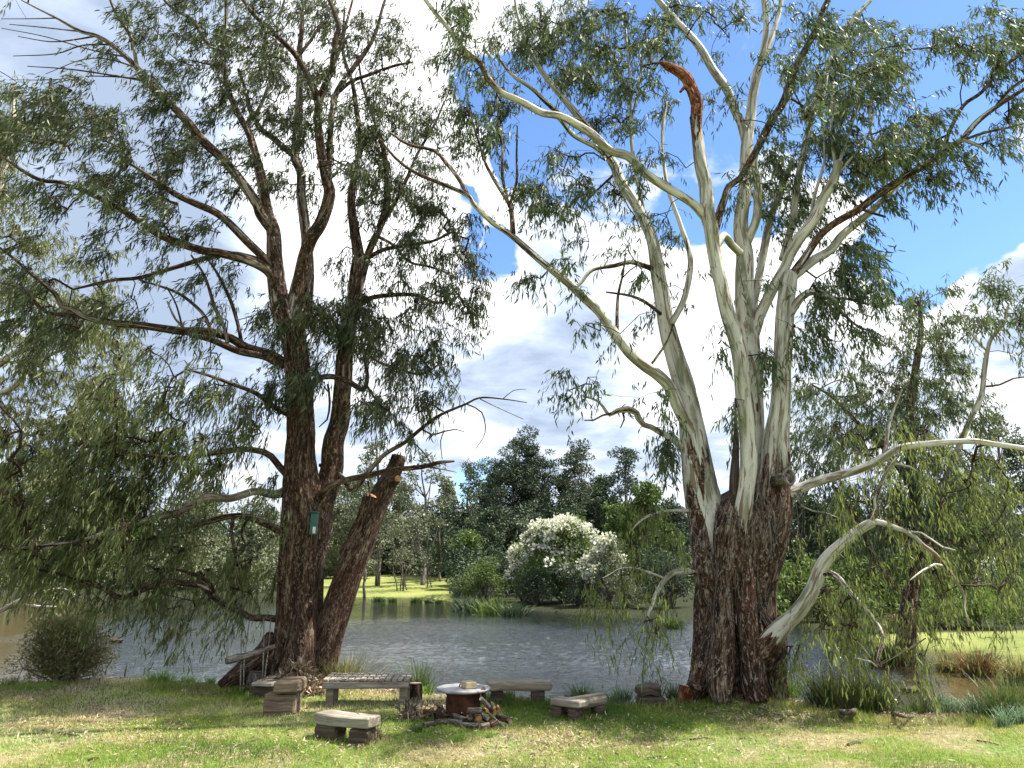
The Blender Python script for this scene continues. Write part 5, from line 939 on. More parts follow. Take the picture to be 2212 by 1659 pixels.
rt_(2120, 1545, 30, 52, 150, 'reedg', 'bluish reed tuft in the middle of the right shore', 21, bw=.014)
rt_(2160, 1552, 40, 84, 300, 'reed', 'tall green reeds near the right frame edge', 22, curve=.3)
rt_(2190, 1548, 40, 100, 300, 'reed', 'tallest green reeds touching the right frame edge', 23, curve=.3)
rt_(2168, 1570, 16, 50, 110, 'reedg', 'green tuft standing on the lawn near the right frame edge', 24)
rt_(2205, 1562, 30, 46, 160, 'reedg', 'bluish tuft in the lower right of the shore', 25, bw=.013)
rt_(2100, 1568, 10, 36, 40, 'reed', 'thin tuft on the lawn right of the driftwood', 26)
rt_(1960, 1538, 20, 30, 70, 'bright', 'light green tuft behind the driftwood', 27)
rt_(345, 1474, 44, 30, 260, 'bright', 'fluffy bright green grass clump at the left shore', 28, bw=.008)
rt_(408, 1474, 26, 18, 130, 'bright', 'small bright tuft behind the bark litter on the left', 29)
rt_(455, 1474, 16, 18, 90, 'bright', 'small bright tuft nearest the leaning log', 30)
rt_(20, 1480, 40, 20, 120, 'reed', 'low dark tuft at the left frame edge', 31)
rt_(80, 1490, 70, 14, 240, 'bright', 'bright green weeds in front of the feathery bush', 32, bw=.012)
for i, (x, y, w, h) in enumerate([(1100, 1500, 14, 12), (1030, 1500, 20, 14), (560, 1482, 16, 14), (700, 1590, 20, 12), (790, 1600, 26, 20), (1058, 1592, 30, 14), (1290, 1560, 20, 14), (675, 1570, 20, 12), (985, 1602, 24, 20), (905, 1580, 14, 16), (540, 1512, 20, 10), (640, 1512, 24, 12), (1210, 1535, 16, 10), (1330, 1540, 20, 10), (1410, 1530, 26, 8), (1800, 1555, 30, 8)]):
    rt_(x, y, w, h, 70, 'bright' if i % 3 else 'reed', 'small green weed on the lawn, ' + ['behind the round lid table', 'left behind the round lid table', 'behind the cut log', 'in front of the left end of the beam bench', 'at the right foot of the beam bench', 'right of the firewood heap', 'under the right end of the round log seat', 'left of the beam bench', 'in the bend of the long branch', 'left of the firewood heap', 'left of the slab seat', 'right of the stacked blocks', 'left foot of the small plank seat', 'right of the round log seat', 'in front of the stump seat', 'in front of the tall reed bed'][i], 70 + i, name='weed', cat='weed', group='weeds on the lawn', bw=.012)
# ================================================================ furniture and firewood
def hdir(a, b): return math.atan2(b[1] - a[1], b[0] - a[0])
def tb(parent, name, mat, boxes, **k):
    for bx_ in boxes:
        a = Acc(); box(a, *bx_[:2], **{**k, **(bx_[2] if len(bx_) > 2 else {})}); a.build(name, M[mat], parent, smooth=False)
SEATS = 'rustic seats around the fire pit'
# slatted bench
fl = gp(712, 1521); fr = gp(875, 1525); fl[2] = gz(fl[0], fl[1]); yaw = .03; zt = fl[2] + .315
A_ = G(696.4, 1467, zt); B_ = G(884, 1469, zt); Wd = (884 - 696.4) * dep(A_) / FP; ux = np.array([math.cos(yaw), math.sin(yaw), 0]); uy = np.array([-math.sin(yaw), math.cos(yaw), 0]); D_ = .5
th = thing('slatted_bench', fl, 'low weathered grey bench with crosswise slats standing in front of the forked dark gum', 'bench', SEATS)
n = 14; sw_ = Wd / n
for i in range(n):
    c = A_ + ux * (sw_ * (i + .5)) + uy * D_ / 2; a = Acc(); box(a, c - [0, 0, .014 + .003 * (i % 3)], (D_, sw_ * .8, .03), yaw=yaw + math.pi / 2 + (.01 * ((i * 7) % 3 - 1)), rough=.003, bev=.003, seed=i); a.build('slat', M['planks'], th, smooth=False)
tb(th, 'rail', 'planks', [(A_ + ux * Wd * .5 + uy * .012 - [0, 0, .072], (Wd * .985, .04, .075), dict(yaw=yaw, seed=3)), (A_ + ux * Wd * .5 + uy * (D_ - .03) - [0, 0, .072], (Wd * .985, .04, .075), dict(yaw=yaw, seed=4))], rough=.003)
for i, (u, v) in enumerate(((.075, .1), (.925, .1), (.075, D_ - .1), (.925, D_ - .1))):
    c = A_ + ux * Wd * u + uy * v; zg = gz(c[0], c[1]) - .03; h = zt - .034 - zg; c[2] = zg + h / 2
    tb(th, 'leg', 'beam', [(c, (.09, .07, h - .004), dict(yaw=yaw, seed=i))], rough=.004)
# beam bench
zt = gp(740, 1575)[2] + .225; p0 = G(677.4, 1541, zt); p1 = G(792, 1553, zt); p2 = G(813.5, 1543.5, zt); yaw = hdir(p0, p1); Wd = math.dist(p0[:2], p1[:2]) + .01; ux = np.array([math.cos(yaw), math.sin(yaw), 0]); uy = np.array([-math.sin(yaw), math.cos(yaw), 0]); D_ = .23; c = p0 + ux * (Wd / 2) + uy * D_ / 2
th = thing('beam_bench', gp(740, 1580), 'bench of one thick weathered beam on two dark blocks, nearest to the camera', 'bench', SEATS)
tb(th, 'seat', 'planks', [(c - [0, 0, .05], (Wd, D_, .10), dict(yaw=yaw, rough=.009, bev=.012, nx=12))])
for u, w_ in ((.20, .24), (.80, .2)):
    q = p0 + ux * Wd * u + uy * D_ * .5; zg = gz(q[0], q[1]) - .03; h = zt - .101 - zg; q[2] = zg + h / 2; tb(th, 'support', 'darkwood', [(q, (w_, .22, h), dict(yaw=yaw + .1, rough=.012, bev=.02, seed=int(u * 9)))])
# stacked blocks + slab seat
g0 = gp(602, 1545); z0 = gz(*g0[:2]); wF = dep(g0) / FP
th = thing('block_stack', g0, 'reddish brown sawn block with a shorter timber lying on top, left of the slatted bench', 'block seat', SEATS)
tb(th, 'base_block', 'redwood', [(np.array([g0[0], g0[1] + .13, z0 + .105]), (70 * wF, .26, .23), dict(yaw=-.05, rough=.012, bev=.02, seed=1, nx=8))])
tb(th, 'top_block', 'redwood', [(np.array([g0[0] + .07, g0[1] + .16, z0 + .222 + .07]), (.30, .44, .135), dict(yaw=.05, rough=.012, bev=.025, seed=2, nx=8))])
g1 = gp(560, 1512); z1 = gz(*g1[:2]); wF = dep(g1) / FP
th = thing('slab_seat', g1, 'flat pale slab on a dark block left of the stacked blocks', 'low seat', SEATS)
tb(th, 'slab', 'planks', [(np.array([g1[0] + .03, g1[1] + .33, z1 + .175]), (.27, .62, .045), dict(yaw=-.06, rough=.004, bev=.008))])
tb(th, 'support', 'darkwood', [(np.array([g1[0] + .03, g1[1] + .32, z1 + .065]), (.30, .42, .17), dict(yaw=-.06, rough=.012, bev=.02))])
def stump(fx, fy, wF_, hF, mat, cutm, label, name='stump', cat='stump', group=None, amp=.012, tap=.95, tilt=(0, 0), seed=0):
    p = gp(fx, fy); s = dep(p) / FP; r = wF_ * s / 2; h = hF * s; p = p + np.array([0, r, 0]); p[2] = gz(p[0], p[1]); th = thing(name, p, label, cat, group)
    a = Acc(); t = p + [tilt[0] * h, tilt[1] * h, h]; tube(a, [p - [0, 0, .06], (p + t) / 2, t], [r * 1.08, r, r * tap], seg=40, step=.02, amp=amp, cap=True, seed=seed, fr=14); a.build('bark', M[mat], th)
    a = Acc(); n_ = nrm(t - p); disc(a, t + n_ * .010, n_, r * tap * .93, seed=seed); a.build('cut_face', M[cutm], th); return th
stump(543, 1491, 33, 34, 'barkdead', 'cutgrey', 'short upright grey brown log with pale cut top beside the hanging ropes', 'cut_log', 'log', seed=1)
stump(895, 1515, 30, 33, 'barkL', 'cutgrey', 'dark reddish stump close behind the right end of the slatted bench', seed=2)
stump(1482, 1521, 34, 31, 'barkred', 'cut', 'freshly cut orange stump at the left foot of the huge pale gum', seed=3, tilt=(.25, 0))
# log bench behind the table
th = thing('log_bench', gp(1160, 1522), 'long split log laid on a block at the water edge behind the lid table', 'log bench', SEATS)
q = gp(1162, 1524); zt = q[2] + .26; s = dep(q) / FP; q0 = np.array([at(1052, 1480, q[1] + .1)[0], q[1] + .12, zt - .05]); q1 = np.array([at(1192, 1486, q[1] + .1)[0], q[1] + .12, zt - .045])
tb(th, 'log', 'beam', [((q0 + q1) / 2, (math.dist(q0, q1), .22, .105), dict(yaw=0., rough=.022, bev=.03, nx=18, seed=4))])
tb(th, 'support', 'darkwood', [(np.array([q[0], q[1] + .12, q[2] + .07]), (.165, .2, .165), dict(rough=.012, bev=.02)), (np.array([q0[0] + .12, q[1] + .14, q[2] + .07]), (.15, .2, .165), dict(rough=.012, bev=.02, seed=7))])
# small plank seat
q = gp(1214, 1531); th = thing('plank_seat', q, 'short grey plank on two blocks behind the round log seat', 'low seat', SEATS); zt = q[2] + .185
P0 = G(1199, 1510, zt); P1 = G(1256, 1518, zt); yaw = hdir(P0, P1); c = (P0 + P1) / 2 + np.array([0.02, .11, -.035])
tb(th, 'plank', 'planks', [(c, (math.dist(P0, P1) + .05, .2, .07), dict(yaw=yaw, rough=.008, bev=.012))])
for f_ in (.18, .8):
    u = P0 + (P1 - P0) * f_ + np.array([0, .11, 0]); zg = gz(u[0], u[1]) - .03; h = zt - .071 - zg; u[2] = zg + h / 2; tb(th, 'support', 'darkwood', [(u, (.13, .15, h), dict(yaw=yaw, rough=.008, bev=.015))])
# round log seat
q = gp(1242, 1553); q2 = gp(1294, 1543); th = thing('round_log_bench', q, 'grey split round log resting on two dark blocks, right of the firewood', 'log seat', SEATS)
za = q[2] + .165; a = Acc(); P0 = np.array([G(1226, 1540, q[2] + .1)[0], q[1] + .06, za - .035]); P1 = np.array([q2[0] + .07, q2[1] + .12, gz(q2[0], q2[1]) + .15])
tube(a, [P0, P0 * .5 + P1 * .5, P1], [.072, .068, .062], seg=32, step=.02, amp=.018, fr=14, zf=.8, cap=True); a.build('log', M['beam'], th)
a = Acc(); n_ = nrm(P0 - P1); disc(a, P0 + n_ * .012, n_, .062); a.build('shaded_end_grain', M['darkwood'], th)  # end face in dark wood: its shade is put into the colour
for u in (P0 + (P1 - P0) * .17, P0 + (P1 - P0) * .84):
    zg = gz(u[0], u[1]) - .03; h = u[2] - .055 - zg; u = np.array([u[0], u[1], zg + h / 2]); tb(th, 'support', 'darkwood', [(u, (.15, .13, h), dict(yaw=.35, rough=.012, bev=.02))])
# stump seat
q = gp(1410, 1528); s = dep(q) / FP; z0 = gz(q[0], q[1]); th = thing('block_stack', q, 'dark charred slab on a wide dark block left of the huge trunk', 'block seat', SEATS)
tb(th, 'base_block', 'darkwood', [(np.array([q[0], q[1] + .14, z0 + .04]), (60 * s, .26, .13), dict(rough=.02, bev=.03, seed=6, nx=8))])
tb(th, 'top_block', 'darkwood', [(np.array([q[0] - .02, q[1] + .14, z0 + .105 + .062]), (53 * s, .27, .115), dict(rough=.022, bev=.03, seed=8, nx=8, pitch=.03))])
# fire pit with lid
q = gp(998, 1557); s = dep(q) / FP; c = np.array([q[0], q[1] + 36 * s, gz(q[0], q[1])]); th = thing('fire_pit', c, 'rusty drum fire pit with a wide round grey metal lid', 'fire pit')
zl = G(999, 1483, 0); zlid = at(999, 1485.5, c[1])[2] - c[2]
a = Acc(); lathe(a, c, [(.01, -.02), (36 * s, -.02), (37.5 * s, .02), (38.5 * s, zlid * .3), (38.5 * s, zlid * .62), (37 * s, zlid * .74), (40 * s, zlid * .84), (53 * s, zlid - .030), (52 * s, zlid - .027), (.02, zlid - .027)], seg=64, amp=.004); d_ = a.build('drum', M['rust'], th)
a = Acc(); tube(a, [c + [0, -38.6 * s, .02], c + [0, -38.6 * s, zlid * .66]], [.005, .005], seg=6); a.build('seam', M['rust'], d_)
a = Acc(); R_ = 60.5 * s; lathe(a, c + [0, 0, zlid], [(.005, -.024), (R_ - .01, -.024), (R_ - .003, -.021), (R_, -.015), (R_, -.005), (R_ - .004, .001), (R_ - .02, .004), (.1, .009), (.004, .010)], seg=96); a.build('lid', M['steel'], th)
a = Acc(); bxp = at(1013, 1481, c[1] - .03); box(a, [bxp[0], c[1] - .06, c[2] + zlid + .009 + .034], (.125, .16, .066), yaw=.45, rough=.002, bev=.005); o = a.build('brick', M['brick'], None, smooth=False); tag(o, 'single sandy yellow brick lying on the round metal lid', 'brick')
a = Acc(); hx = at(996, 1480, c[1])[0]; tube(a, [[hx - .02, c[1] + .01, c[2] + zlid + .010], [hx - .012, c[1] + .01, c[2] + zlid + .035], [hx + .04, c[1] + .01, c[2] + zlid + .035], [hx + .048, c[1] + .01, c[2] + zlid + .010]], [.007] * 4, seg=8, step=.01); a.build('handle', M['black'], th)
# firewood
FW_ = 'firewood heaped around the fire pit'
def logp(x0, y0, x1, y1, rF, z0, z1, mat, cutm, label, dy0=0., dy1=0., seg=20, name='firewood_log', cat='firewood', amp=.006, taper=1., ends=(1, 1), mid=None):
    p0 = G(x0, y0, z0); p1 = G(x1, y1, z1); p0[1] += dy0; p1[1] += dy1; s = dep(p0) / FP; r = rF * s; th = thing(name, (p0 + p1) / 2, label, cat, FW_)
    P = [p0, (p0 + p1) / 2 if mid is None else G(*mid), p1]; a = Acc(); tube(a, P, [r, r * (1 + taper) / 2, r * taper], seg=seg, step=.02, amp=amp, cap=True, fr=16, seed=x0); a.build('bark', M[mat], th)
    for k, (e, o_, rr) in enumerate(((p0, P[1], r), (p1, P[1], r * taper))):
        if ends[k]: n_ = nrm(e - o_); a = Acc(); disc(a, e + n_ * (.004 + amp * .3), n_, rr * .93, seed=x0 + k); a.build('cut_face', M[cutm], th)
C2 = lambda x, y: (848 + x * .13335, 1401 + y * .13335)
def lg(x0, y0, x1, y1, r, z0, z1, mat, cutm, lab, **k): logp(*C2(x0, y0), *C2(x1, y1), r * .13335, z0, z1, mat, cutm, lab, **k)
lg(490, 1040, 640, 1035, 52, .06, .06, 'barkred', 'cut', 'reddish log lying crosswise at the left of the heap')
lg(625, 1000, 800, 990, 48, .14, .15, 'barkdead', 'cutgrey', 'grey flat piece on top of the reddish log')
lg(700, 960, 815, 925, 42, .19, .18, 'barkL', 'cut', 'log with a bright orange end against the left of the drum', dy1=-.12)
lg(660, 1100, 880, 1060, 50, .05, .06, 'barkL', 'cutgrey', 'brown log wedged between the reddish log and the drum')
lg(690, 1130, 690, 1030, 22, .03, .12, 'barkL', 'cut', 'small upright split with pale end at the left of the heap')
lg(1215, 1005, 1450, 1000, 50, .16, .16, 'barkdead', 'cutgrey', 'pale grey log lying level on top in front of the drum')
lg(1225, 1130, 1300, 1120, 55, .05, .05, 'barkL', 'cutgrey', 'knobbly brown log below the pale grey log')
lg(1330, 1100, 1398, 1126, 56, .07, .07, 'barkL', 'cut', 'round log pointing forward with a large orange cut end', dy0=.18, dy1=-.04)
lg(1690, 1000, 1727, 1006, 33, .12, .12, 'barkred', 'cut', 'thin log with orange end at the upper right of the heap', dy0=.2)
lg(1590, 930, 1648, 945, 28, .16, .16, 'barkL', 'cut', 'thin log with orange end just behind the upper right one', dy0=.2)
lg(1450, 1010, 1530, 1005, 30, .13, .13, 'barkred', 'cut', 'short red log right of the pale grey log', dy0=.12)
lg(1560, 1020, 1650, 1030, 34, .10, .10, 'barkred', 'cut', 'dark red split in the middle right of the heap', dy0=.1)
lg(1470, 1120, 1600, 1190, 42, .06, .04, 'barkred', 'cut', 'orange brown split low in the right of the heap')
lg(1590, 1250, 1700, 1190, 36, .03, .06, 'barkL', 'cut', 'orange ended split at the lower right of the heap')
lg(1420, 1260, 1560, 1230, 40, .03, .04, 'barkdead', 'cutgrey', 'rough grey chunk at the front of the heap')
lg(1440, 1070, 1540, 1130, 34, .10, .08, 'barkdead', 'cutgrey', 'white barked split beside the large orange end')
lg(1700, 1110, 1900, 1180, 40, .05, .04, 'barkL', 'cutgrey', 'dark log reaching out at the right of the heap')
lg(1720, 1060, 1950, 1150, 18, .11, .05, 'barkdead', 'cut', 'thin pale stick lying over the dark log', taper=.8)
lg(1430, 840, 1600, 980, 38, .24, .12, 'barkdead', 'cutgrey', 'long white barked split leaning on the right side of the drum', dy0=.1)
lg(1550, 1040, 1830, 1290, 20, .12, .01, 'barkdead', 'cutgrey', 'long thin pale split sloping down to the lawn', taper=.7)
lg(1450, 740, 1460, 880, 40, .32, .22, 'darkwood', 'darkwood', 'black charred chunk standing behind the drum', dy0=.35, dy1=.35)
lg(1110, 1180, 1230, 1150, 36, .04, .04, 'barkL', 'cutgrey', 'flat brown piece in front of the drum')
lg(1120, 1040, 1190, 1100, 10, .1, .03, 'barkdead', 'cutgrey', 'little pale stick leaning on the drum front')
def branch(pts, r0, r1, z, mat, label, name='fallen_branch', cat='branch', group=None, seg=10, step=.03):
    P = [];
    for x, y in pts: q = gp(x, y); P.append([q[0], q[1], gz(q[0], q[1]) + z])
    s = math.dist(CAM, P[0]) / FP; o = np.array(P[0]); th = None; a = Acc(); tube(a, P, np.linspace(r0, r1, len(P)) * s, seg=seg, step=step, amp=r0 * s * .25, fr=22, seed=int(pts[0][0]))
    ob = a.build(name, M[mat], None); tag(ob, label, cat, group); return ob
branch([C2(*p) for p in ((700, 1040), (840, 1110), (1000, 1165), (1140, 1215), (1300, 1235))], 6, 3.5, .05, 'barkdead', 'crooked pale branch lying across the front of the drum')
branch([C2(*p) for p in ((500, 1290), (620, 1260), (740, 1235), (900, 1225), (1020, 1235), (1150, 1285), (1280, 1300), (1430, 1300))], 4, 5.5, .03, 'barkdead', 'long wavy pale branch on the grass in front of the firewood')
BG = 'sticks scattered on the lawn'
for i, (pts, r, lab) in enumerate([([(498, 1623), (512, 1612), (540, 1604), (566, 1598)], 2.0, 'thin pale curved stick on the grass left of the beam bench'), ([(750, 1614), (770, 1618), (800, 1620)], 1.4, 'thin pale twig in front of the beam bench'), ([(1145, 1603), (1165, 1606), (1190, 1613)], 1.8, 'dark stick on the lawn in front of the log seat'), ([(1188, 1566), (1215, 1562), (1240, 1564)], 1.6, 'pale stick on the lawn left of the round log seat'), ([(1315, 1545), (1330, 1549), (1340, 1552)], 1.3, 'short pale twig under the round log seat'),
    ([(1440, 1535), (1470, 1528), (1500, 1531)], 2.2, 'pale branch piece left of the huge trunk base'), ([(1640, 1530), (1660, 1540), (1680, 1550)], 1.5, 'thin twig right below the huge trunk'), ([(1500, 1536), (1540, 1526), (1575, 1534), (1600, 1548)], 2.4, 'grey root like stick at the foot of the huge trunk'), ([(1516, 1545), (1560, 1538), (1590, 1540)], 2, 'second grey stick at the foot of the huge trunk'), ([(1832, 1612), (1850, 1606), (1864, 1607)], 3, 'dark bark piece on the bright grass at right'), ([(1925, 1560), (1945, 1576), (1962, 1582)], 1.6, 'thin stick below the driftwood'), ([(2110, 1602), (2135, 1606), (2158, 1612)], 1.4, 'thin dark stick on the right lawn'),
    ([(290, 1578), (312, 1576), (332, 1579)], 2.4, 'dark curved bark strip on the left lawn'), ([(130, 1590), (145, 1588), (165, 1592)], 1.6, 'dark stick on the far left lawn'), ([(190, 1645), (202, 1640), (214, 1641)], 2, 'dark bark scrap at the bottom left'), ([(145, 1466), (165, 1463), (195, 1464), (215, 1470)], 1.8, 'grey driftwood twig below the feathery bush'), ([(193, 1468), (230, 1463), (262, 1466)], 2.4, 'dark debris branch at the water edge on the left'), ([(370, 1487), (400, 1489), (440, 1491), (480, 1487)], 1.8, 'stick on the bark litter left of the leaning log'), ([(1003, 1616), (1012, 1606), (1022, 1598)], 1.6, 'small pale stick in front of the wavy branch'), ([(940, 1612), (950, 1618), (965, 1614)], 2, 'pale bark curl left of the small pale stick'), ([(1400, 1640), (1430, 1636), (1465, 1642)], 1.2, 'thin straw twig low on the lawn'), ([(1490, 1600), (1520, 1596), (1545, 1600)], 1.6, 'pale twig on the lawn in front of the huge trunk')]):
    branch(pts, r, r * .5, .012, 'darkwood' if 'dark' in lab else 'barkdead', lab, 'stick', 'stick', BG, 7, .03)
branch([(1811, 1541), (1850, 1538), (1890, 1536), (1930, 1543), (1978, 1552)], 5, 3, .02, 'barkdead', 'long pale driftwood log lying at the shore right of the reed bed', 'driftwood', 'driftwood')
branch([(2055, 1540), (2075, 1541), (2110, 1544), (2160, 1547)], 5, 2.5, .02, 'barkdead', 'darker driftwood log lying behind the bluish reeds', 'driftwood', 'driftwood')
a = Acc(); p = G(268, 1461, WZ); tube(a, [p - [0, 0, .1], p + [.02, 0, .09], p + [.035, 0, .25]], [.018, .015, .006], seg=8, step=.03, amp=.003); tag(a.build('stake', M['darkwood'], None), 'dark pointed stick standing upright in the shallow water on the left', 'stake')
a = Acc(); p = G(226, 1456, WZ); tube(a, [p - [0, 0, .1], p + [.03, 0, .12], p + [.10, 0, .22], p + [.12, 0, .3]], [.016, .013, .01, .005], seg=8, step=.03, amp=.003); tag(a.build('stake', M['darkwood'], None), 'bent dark twig rising beside the feathery bush', 'stake')
# leaning log and swing
YS = Y1 - .55
a = Acc(); tube(a, [at(478, 1478, YS - .3), at(522, 1444, YS), at(562, 1412, YS + .2), at(585, 1372, YS + .4)], [.05, .09, .10, .07], seg=32, step=.03, amp=.02, fr=12); tag(a.build('leaning_log', M['barkL'], None), 'dark weathered log leaning against the left side of the dark gum', 'log')
th = thing('log_swing', at(540, 1420, YS - .35), 'rope swing made of a pale log hanging from the low limb of the dark gum', 'swing'); ys = YS - .4
a = Acc(); P = [at(x, y, ys) for x, y in ((490, 1427), (515, 1421), (530, 1417), (560, 1408), (594, 1396))]; tube(a, P, [.05, .055, .04, .036, .028], seg=24, step=.025, amp=.008, cap=True); sl_ = a.build('seat_log', M['barkdead'], th)
a = Acc(); n_ = nrm(P[0] - P[1]); disc(a, P[0] + n_ * .008, n_, .046); a.build('cut_face', M['cutgrey'], sl_)
limbY = T1.nearestY(530, 1332)
for pts in (((522, 1332), (521, 1400), (520, 1445), (519, 1492)), ((540, 1334), (532, 1390), (528, 1425), (526, 1490)), ((570, 1336), (570, 1385), (569, 1412), (567, 1470)), ((585, 1337), (580, 1400), (576, 1430), (570, 1482))):
    n_ = len(pts); a = Acc(); tube(a, [at(x, y, limbY * (1 - t) + ys * t - .045 * (t > 0)) for (x, y), t in zip(pts, (0, .5, 1, 1))], [.007, .007, .010, .009], seg=8, step=.03, amp=.003, fr=60, zf=20); a.build('rope', M['rope'], th)
# nest box
p = at(678.5, 1132, Y1 - .36); s = dep(p) / FP; th = thing('nest_box', p, 'narrow dark green box strapped upright in the fork of the dark gum', 'nest box')
a = Acc(); box(a, p, (14 * s, .11, 46 * s), rough=.001, bev=.006, roll=0.0, pitch=.03); a.build('body', M['green'], th, smooth=False)
a = Acc(); box(a, p + [-.0, -.01, 25 * s], (17 * s, .14, .016), bev=.004, pitch=.03); a.build('lid', M['green'], th, smooth=False)
a = Acc(); box(a, p + [3.0 * s, -.0605, -13 * s], (6 * s, .01, 14 * s), bev=.003); a.build('panel', M['white'], th, smooth=False)
# ducks
def duck(fx, fy, yaw, L_, label):
    p = G(fx, fy, WZ); th_ = thing('duck', p, label, 'duck', 'ducks on the pond'); k = L_ / .42
    pr = [(-.23, .075, .006), (-.19, .062, .028), (-.13, .045, .06), (-.05, .03, .082), (.04, .03, .085), (.10, .04, .07), (.145, .075, .045), (.155, .115, .032), (.158, .15, .030), (.168, .178, .036), (.19, .185, .036), (.212, .178, .024), (.228, .170, .012)]
    P = np.array([(x, 0, z) for x, z, r in pr]) * k; r = np.array([r for x, z, r in pr]) * k; c_, s_ = math.cos(yaw), math.sin(yaw)
    P = np.stack([P[:, 0] * c_, P[:, 0] * s_, P[:, 2]], 1) + p
    a = Acc(); tube(a, P, r, seg=20, step=.008); a.build('body', M['duck'], th_)
    a = Acc(); tube(a, [p + np.array([x * c_, x * s_, z]) * k for x, z in ((.222, .172), (.25, .163), (.275, .160))], [.011 * k, .012 * k, .008 * k], seg=10, step=.006); a.build('bill', M['bill'], th_)
    for sd_ in (1, -1):
        q = [np.array([x * c_ - y * sd_ * s_, x * s_ + y * sd_ * c_, z]) * k + p for x, y, z in ((.07, .078, .055), (0, .088, .06), (-.09, .062, .066), (-.17, .028, .072))]
        a = Acc(); tube(a, q, [.02 * k, .03 * k, .024 * k, .006 * k], seg=12, step=.01); a.build('wing', M['duck'], th_)
duck(249, 1388, math.pi * 1.0, .40, 'small dark duck swimming beside the feathery bush on the left')
duck(1970, 1496, .05, .36, 'small dark duck swimming past the reed bed on the right')
duck(957, 1299, .2, .5, 'distant duck near the far shore right of the lawn') if False else None

# ================================================================ leaf litter, dry pile, grass
def litter(name, label, cat, n, pos, mat='dry', L0=.05, W0=.012, kind='stuff', lift=.01, tilt=.35, parent=None, seed=1):
    rg = np.random.default_rng(seed); B = pos(rg, n); B[:, 2] += lift * rg.random(len(B)); D = rg.normal(0, 1, (len(B), 3)) * [1, 1, tilt]; Nn = rg.normal(0, .5, (len(B), 3)) + [0, 0, 1]
    V, polys, lid = leaf_mesh(B, D, Nn, L0 * rg.uniform(.5, 1.4, len(B)), W0 * rg.uniform(.6, 1.4, len(B)), bend=.5, sickle=.3); o = mk(name, V, polys, M[mat], parent, {'lv': rg.beta(1.6, 1.6, len(B))[lid]}); 
    if parent is None: tag(o, label, cat, kind=kind)
    return o
def gpos(regions):
    tot = sum(r[4] for r in regions)
    def f(rg, n):
        out = []
        for x, y, rx, ry, w in regions:
            m = int(n * w / tot); q = rg.normal(0, .5, (m, 2)) * [rx, ry] + [x, y]; q[:, 1] = np.minimum(q[:, 1], 1700)
            P = np.array([G(a_, max(b_, 1455), 0) for a_, b_ in q]); P[:, 2] = hz(P[:, :2]); out.append(P[(P[:, 2] > -.35)])
        return np.concatenate(out)
    return f
litter('leaf_litter', 'dry brown gum leaves and bark bits lying on the lawn and shore', 'leaf litter', 26000, gpos([(790, 1490, 130, 14, 5), (420, 1486, 60, 12, 3), (1100, 1512, 400, 16, 2), (1500, 1520, 220, 22, 2.5), (1980, 1550, 260, 16, 3), (60, 1500, 130, 20, 2), (1000, 1610, 900, 60, 4), (200, 1560, 300, 60, 3), (930, 1530, 60, 14, 1.2), (1250, 1590, 250, 35, 2), (1700, 1550, 150, 25, 2)]), seed=3, lift=.015)
def pile(fx, fy, rF, hh, n, name, label, cat, L0=.13, W0=.03, mat='dry', seed=1):
    p = gp(fx, fy); s = dep(p) / FP; rx = rF * s
    def f(rg, n_):
        q = rg.normal(0, .42, (n_, 2)) * [rx, rx * .6]; r = np.hypot(q[:, 0] / rx, q[:, 1] / rx / .6); P = np.concatenate([q + p[:2], np.zeros((n_, 1))], 1); P[:, 2] = hz(P[:, :2]) + hh * np.exp(-r * r * 2.2) * rg.random(n_) ** .5; return P
    th_ = thing(name, p, label, cat, kind='stuff'); litter('dry_leaves', '', '', n, f, mat, L0, W0, parent=th_, tilt=.9, seed=seed)
    a = Acc(); rg = np.random.default_rng(seed)
    for k in range(int(n / 40)):
        q = f(rg, 1)[0]; e = q + nrm(rg.normal(0, 1, 3) + [0, 0, .6]) * rg.uniform(.1, .32); m_ = (q + e) / 2 + [0, 0, .06]; tube(a, [q, m_, e], [.006, .005, .002], seg=5, step=.05)
    a.build('twigs', M['barkdead'], th_)
pile(640, 1498, 62, .34, 2600, 'dry_frond_pile', 'tangled heap of pale dry fronds and twigs at the foot of the dark gum', 'leaf pile', seed=4)
pile(887, 1556, 30, .13, 1400, 'bark_chip_pile', 'heap of dry bark chips left of the firewood', 'bark pile', .06, .018, seed=5)
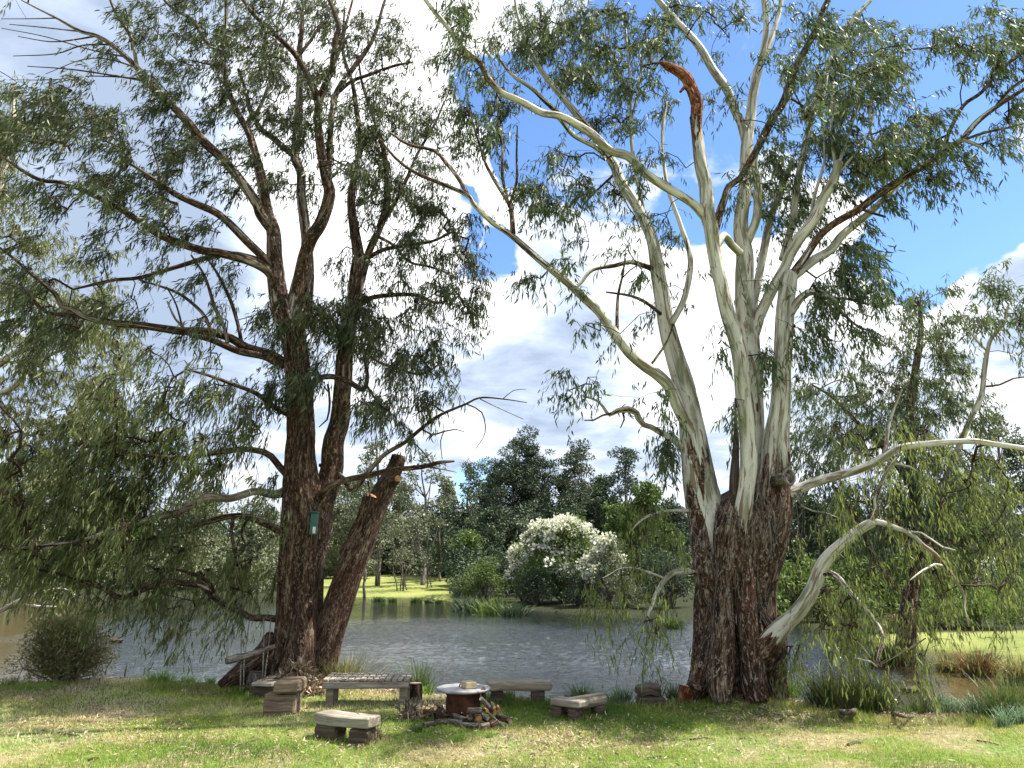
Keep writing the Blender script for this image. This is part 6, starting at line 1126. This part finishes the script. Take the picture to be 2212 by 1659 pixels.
pile(805, 1598, 20, .06, 500, 'bark_chip_pile', 'small heap of dry bark by the right foot of the beam bench', 'bark pile', .07, .016, seed=6)
def grass():
    rg = np.random.default_rng(77); n = 420000; Y = 5.3 + 8.2 * rg.random(n) ** .8; X = (rg.random(n) - .5) * 2 * (Y * .74 + .6); P = np.stack([X, Y], 1); P3 = np.stack([X, Y, 0 * X], 1)
    s = sdf(P); a_ = fbm(P3 * .9, 21, 3); b_ = fbm(P3 * 4, 22, 2); keep = (s < -.12 - .45 * b_) & (rg.random(n) < np.clip(1.5 - (a_ - .35) * 2.6, .35, 1)); P3 = P3[keep]; a_ = a_[keep]; b_ = b_[keep]; n = len(P3); P3[:, 2] = hz(P3[:, :2]) - .004
    h = 1.2 * (.018 + .034 * b_ * rg.random(n) + .035 * np.clip(.5 - a_, 0, 1)) * rg.uniform(.6, 1.5, n) * (1 + .8 * (s[keep] > -.8)); w = rg.uniform(.004, .008, n) * (P3[:, 1] / 8)
    th_ = rg.random(n) * 2 * math.pi; S = np.stack([np.cos(th_), np.sin(th_), 0 * th_], 1) * w[:, None] * .5; le = rg.normal(0, .5, (n, 3)) * [1, 1, 0]
    T_ = P3 + (np.array([0, 0, 1.]) + le) * h[:, None]; V = np.stack([P3 - S, P3 + S, T_], 1).reshape(-1, 3); lv = np.clip(.26 + (a_ - .4) * 2.3 + rg.normal(0, .2, n), 0, 1)
    m, nt, out = newmat('lawn_grass'); N = NT(nt); col = N.ramp(N.attr('lv'), [(0, (.06, .13, .015)), (.25, (.16, .25, .03)), (.5, (.33, .38, .065)), (.75, (.5, .46, .17)), (1, (.62, .55, .32))])
    t = N.n('ShaderNodeBsdfTranslucent'); N.set(t.inputs[0], N.mix(.35, col, (.4, .5, .08))); mx = N.n('ShaderNodeMixShader', i_0=.35, i_1=N.bsdf(col, .55, .3), i_2=t.outputs[0]); nt.links.new(mx.outputs[0], out.inputs[0])
    o = mk('lawn_grass', V, [np.arange(n * 3).reshape(-1, 3)], m, None, {'lv': np.repeat(lv, 3)}); tag(o, 'short patchy green and straw coloured grass of the lawn', 'grass', kind='stuff')
grass()
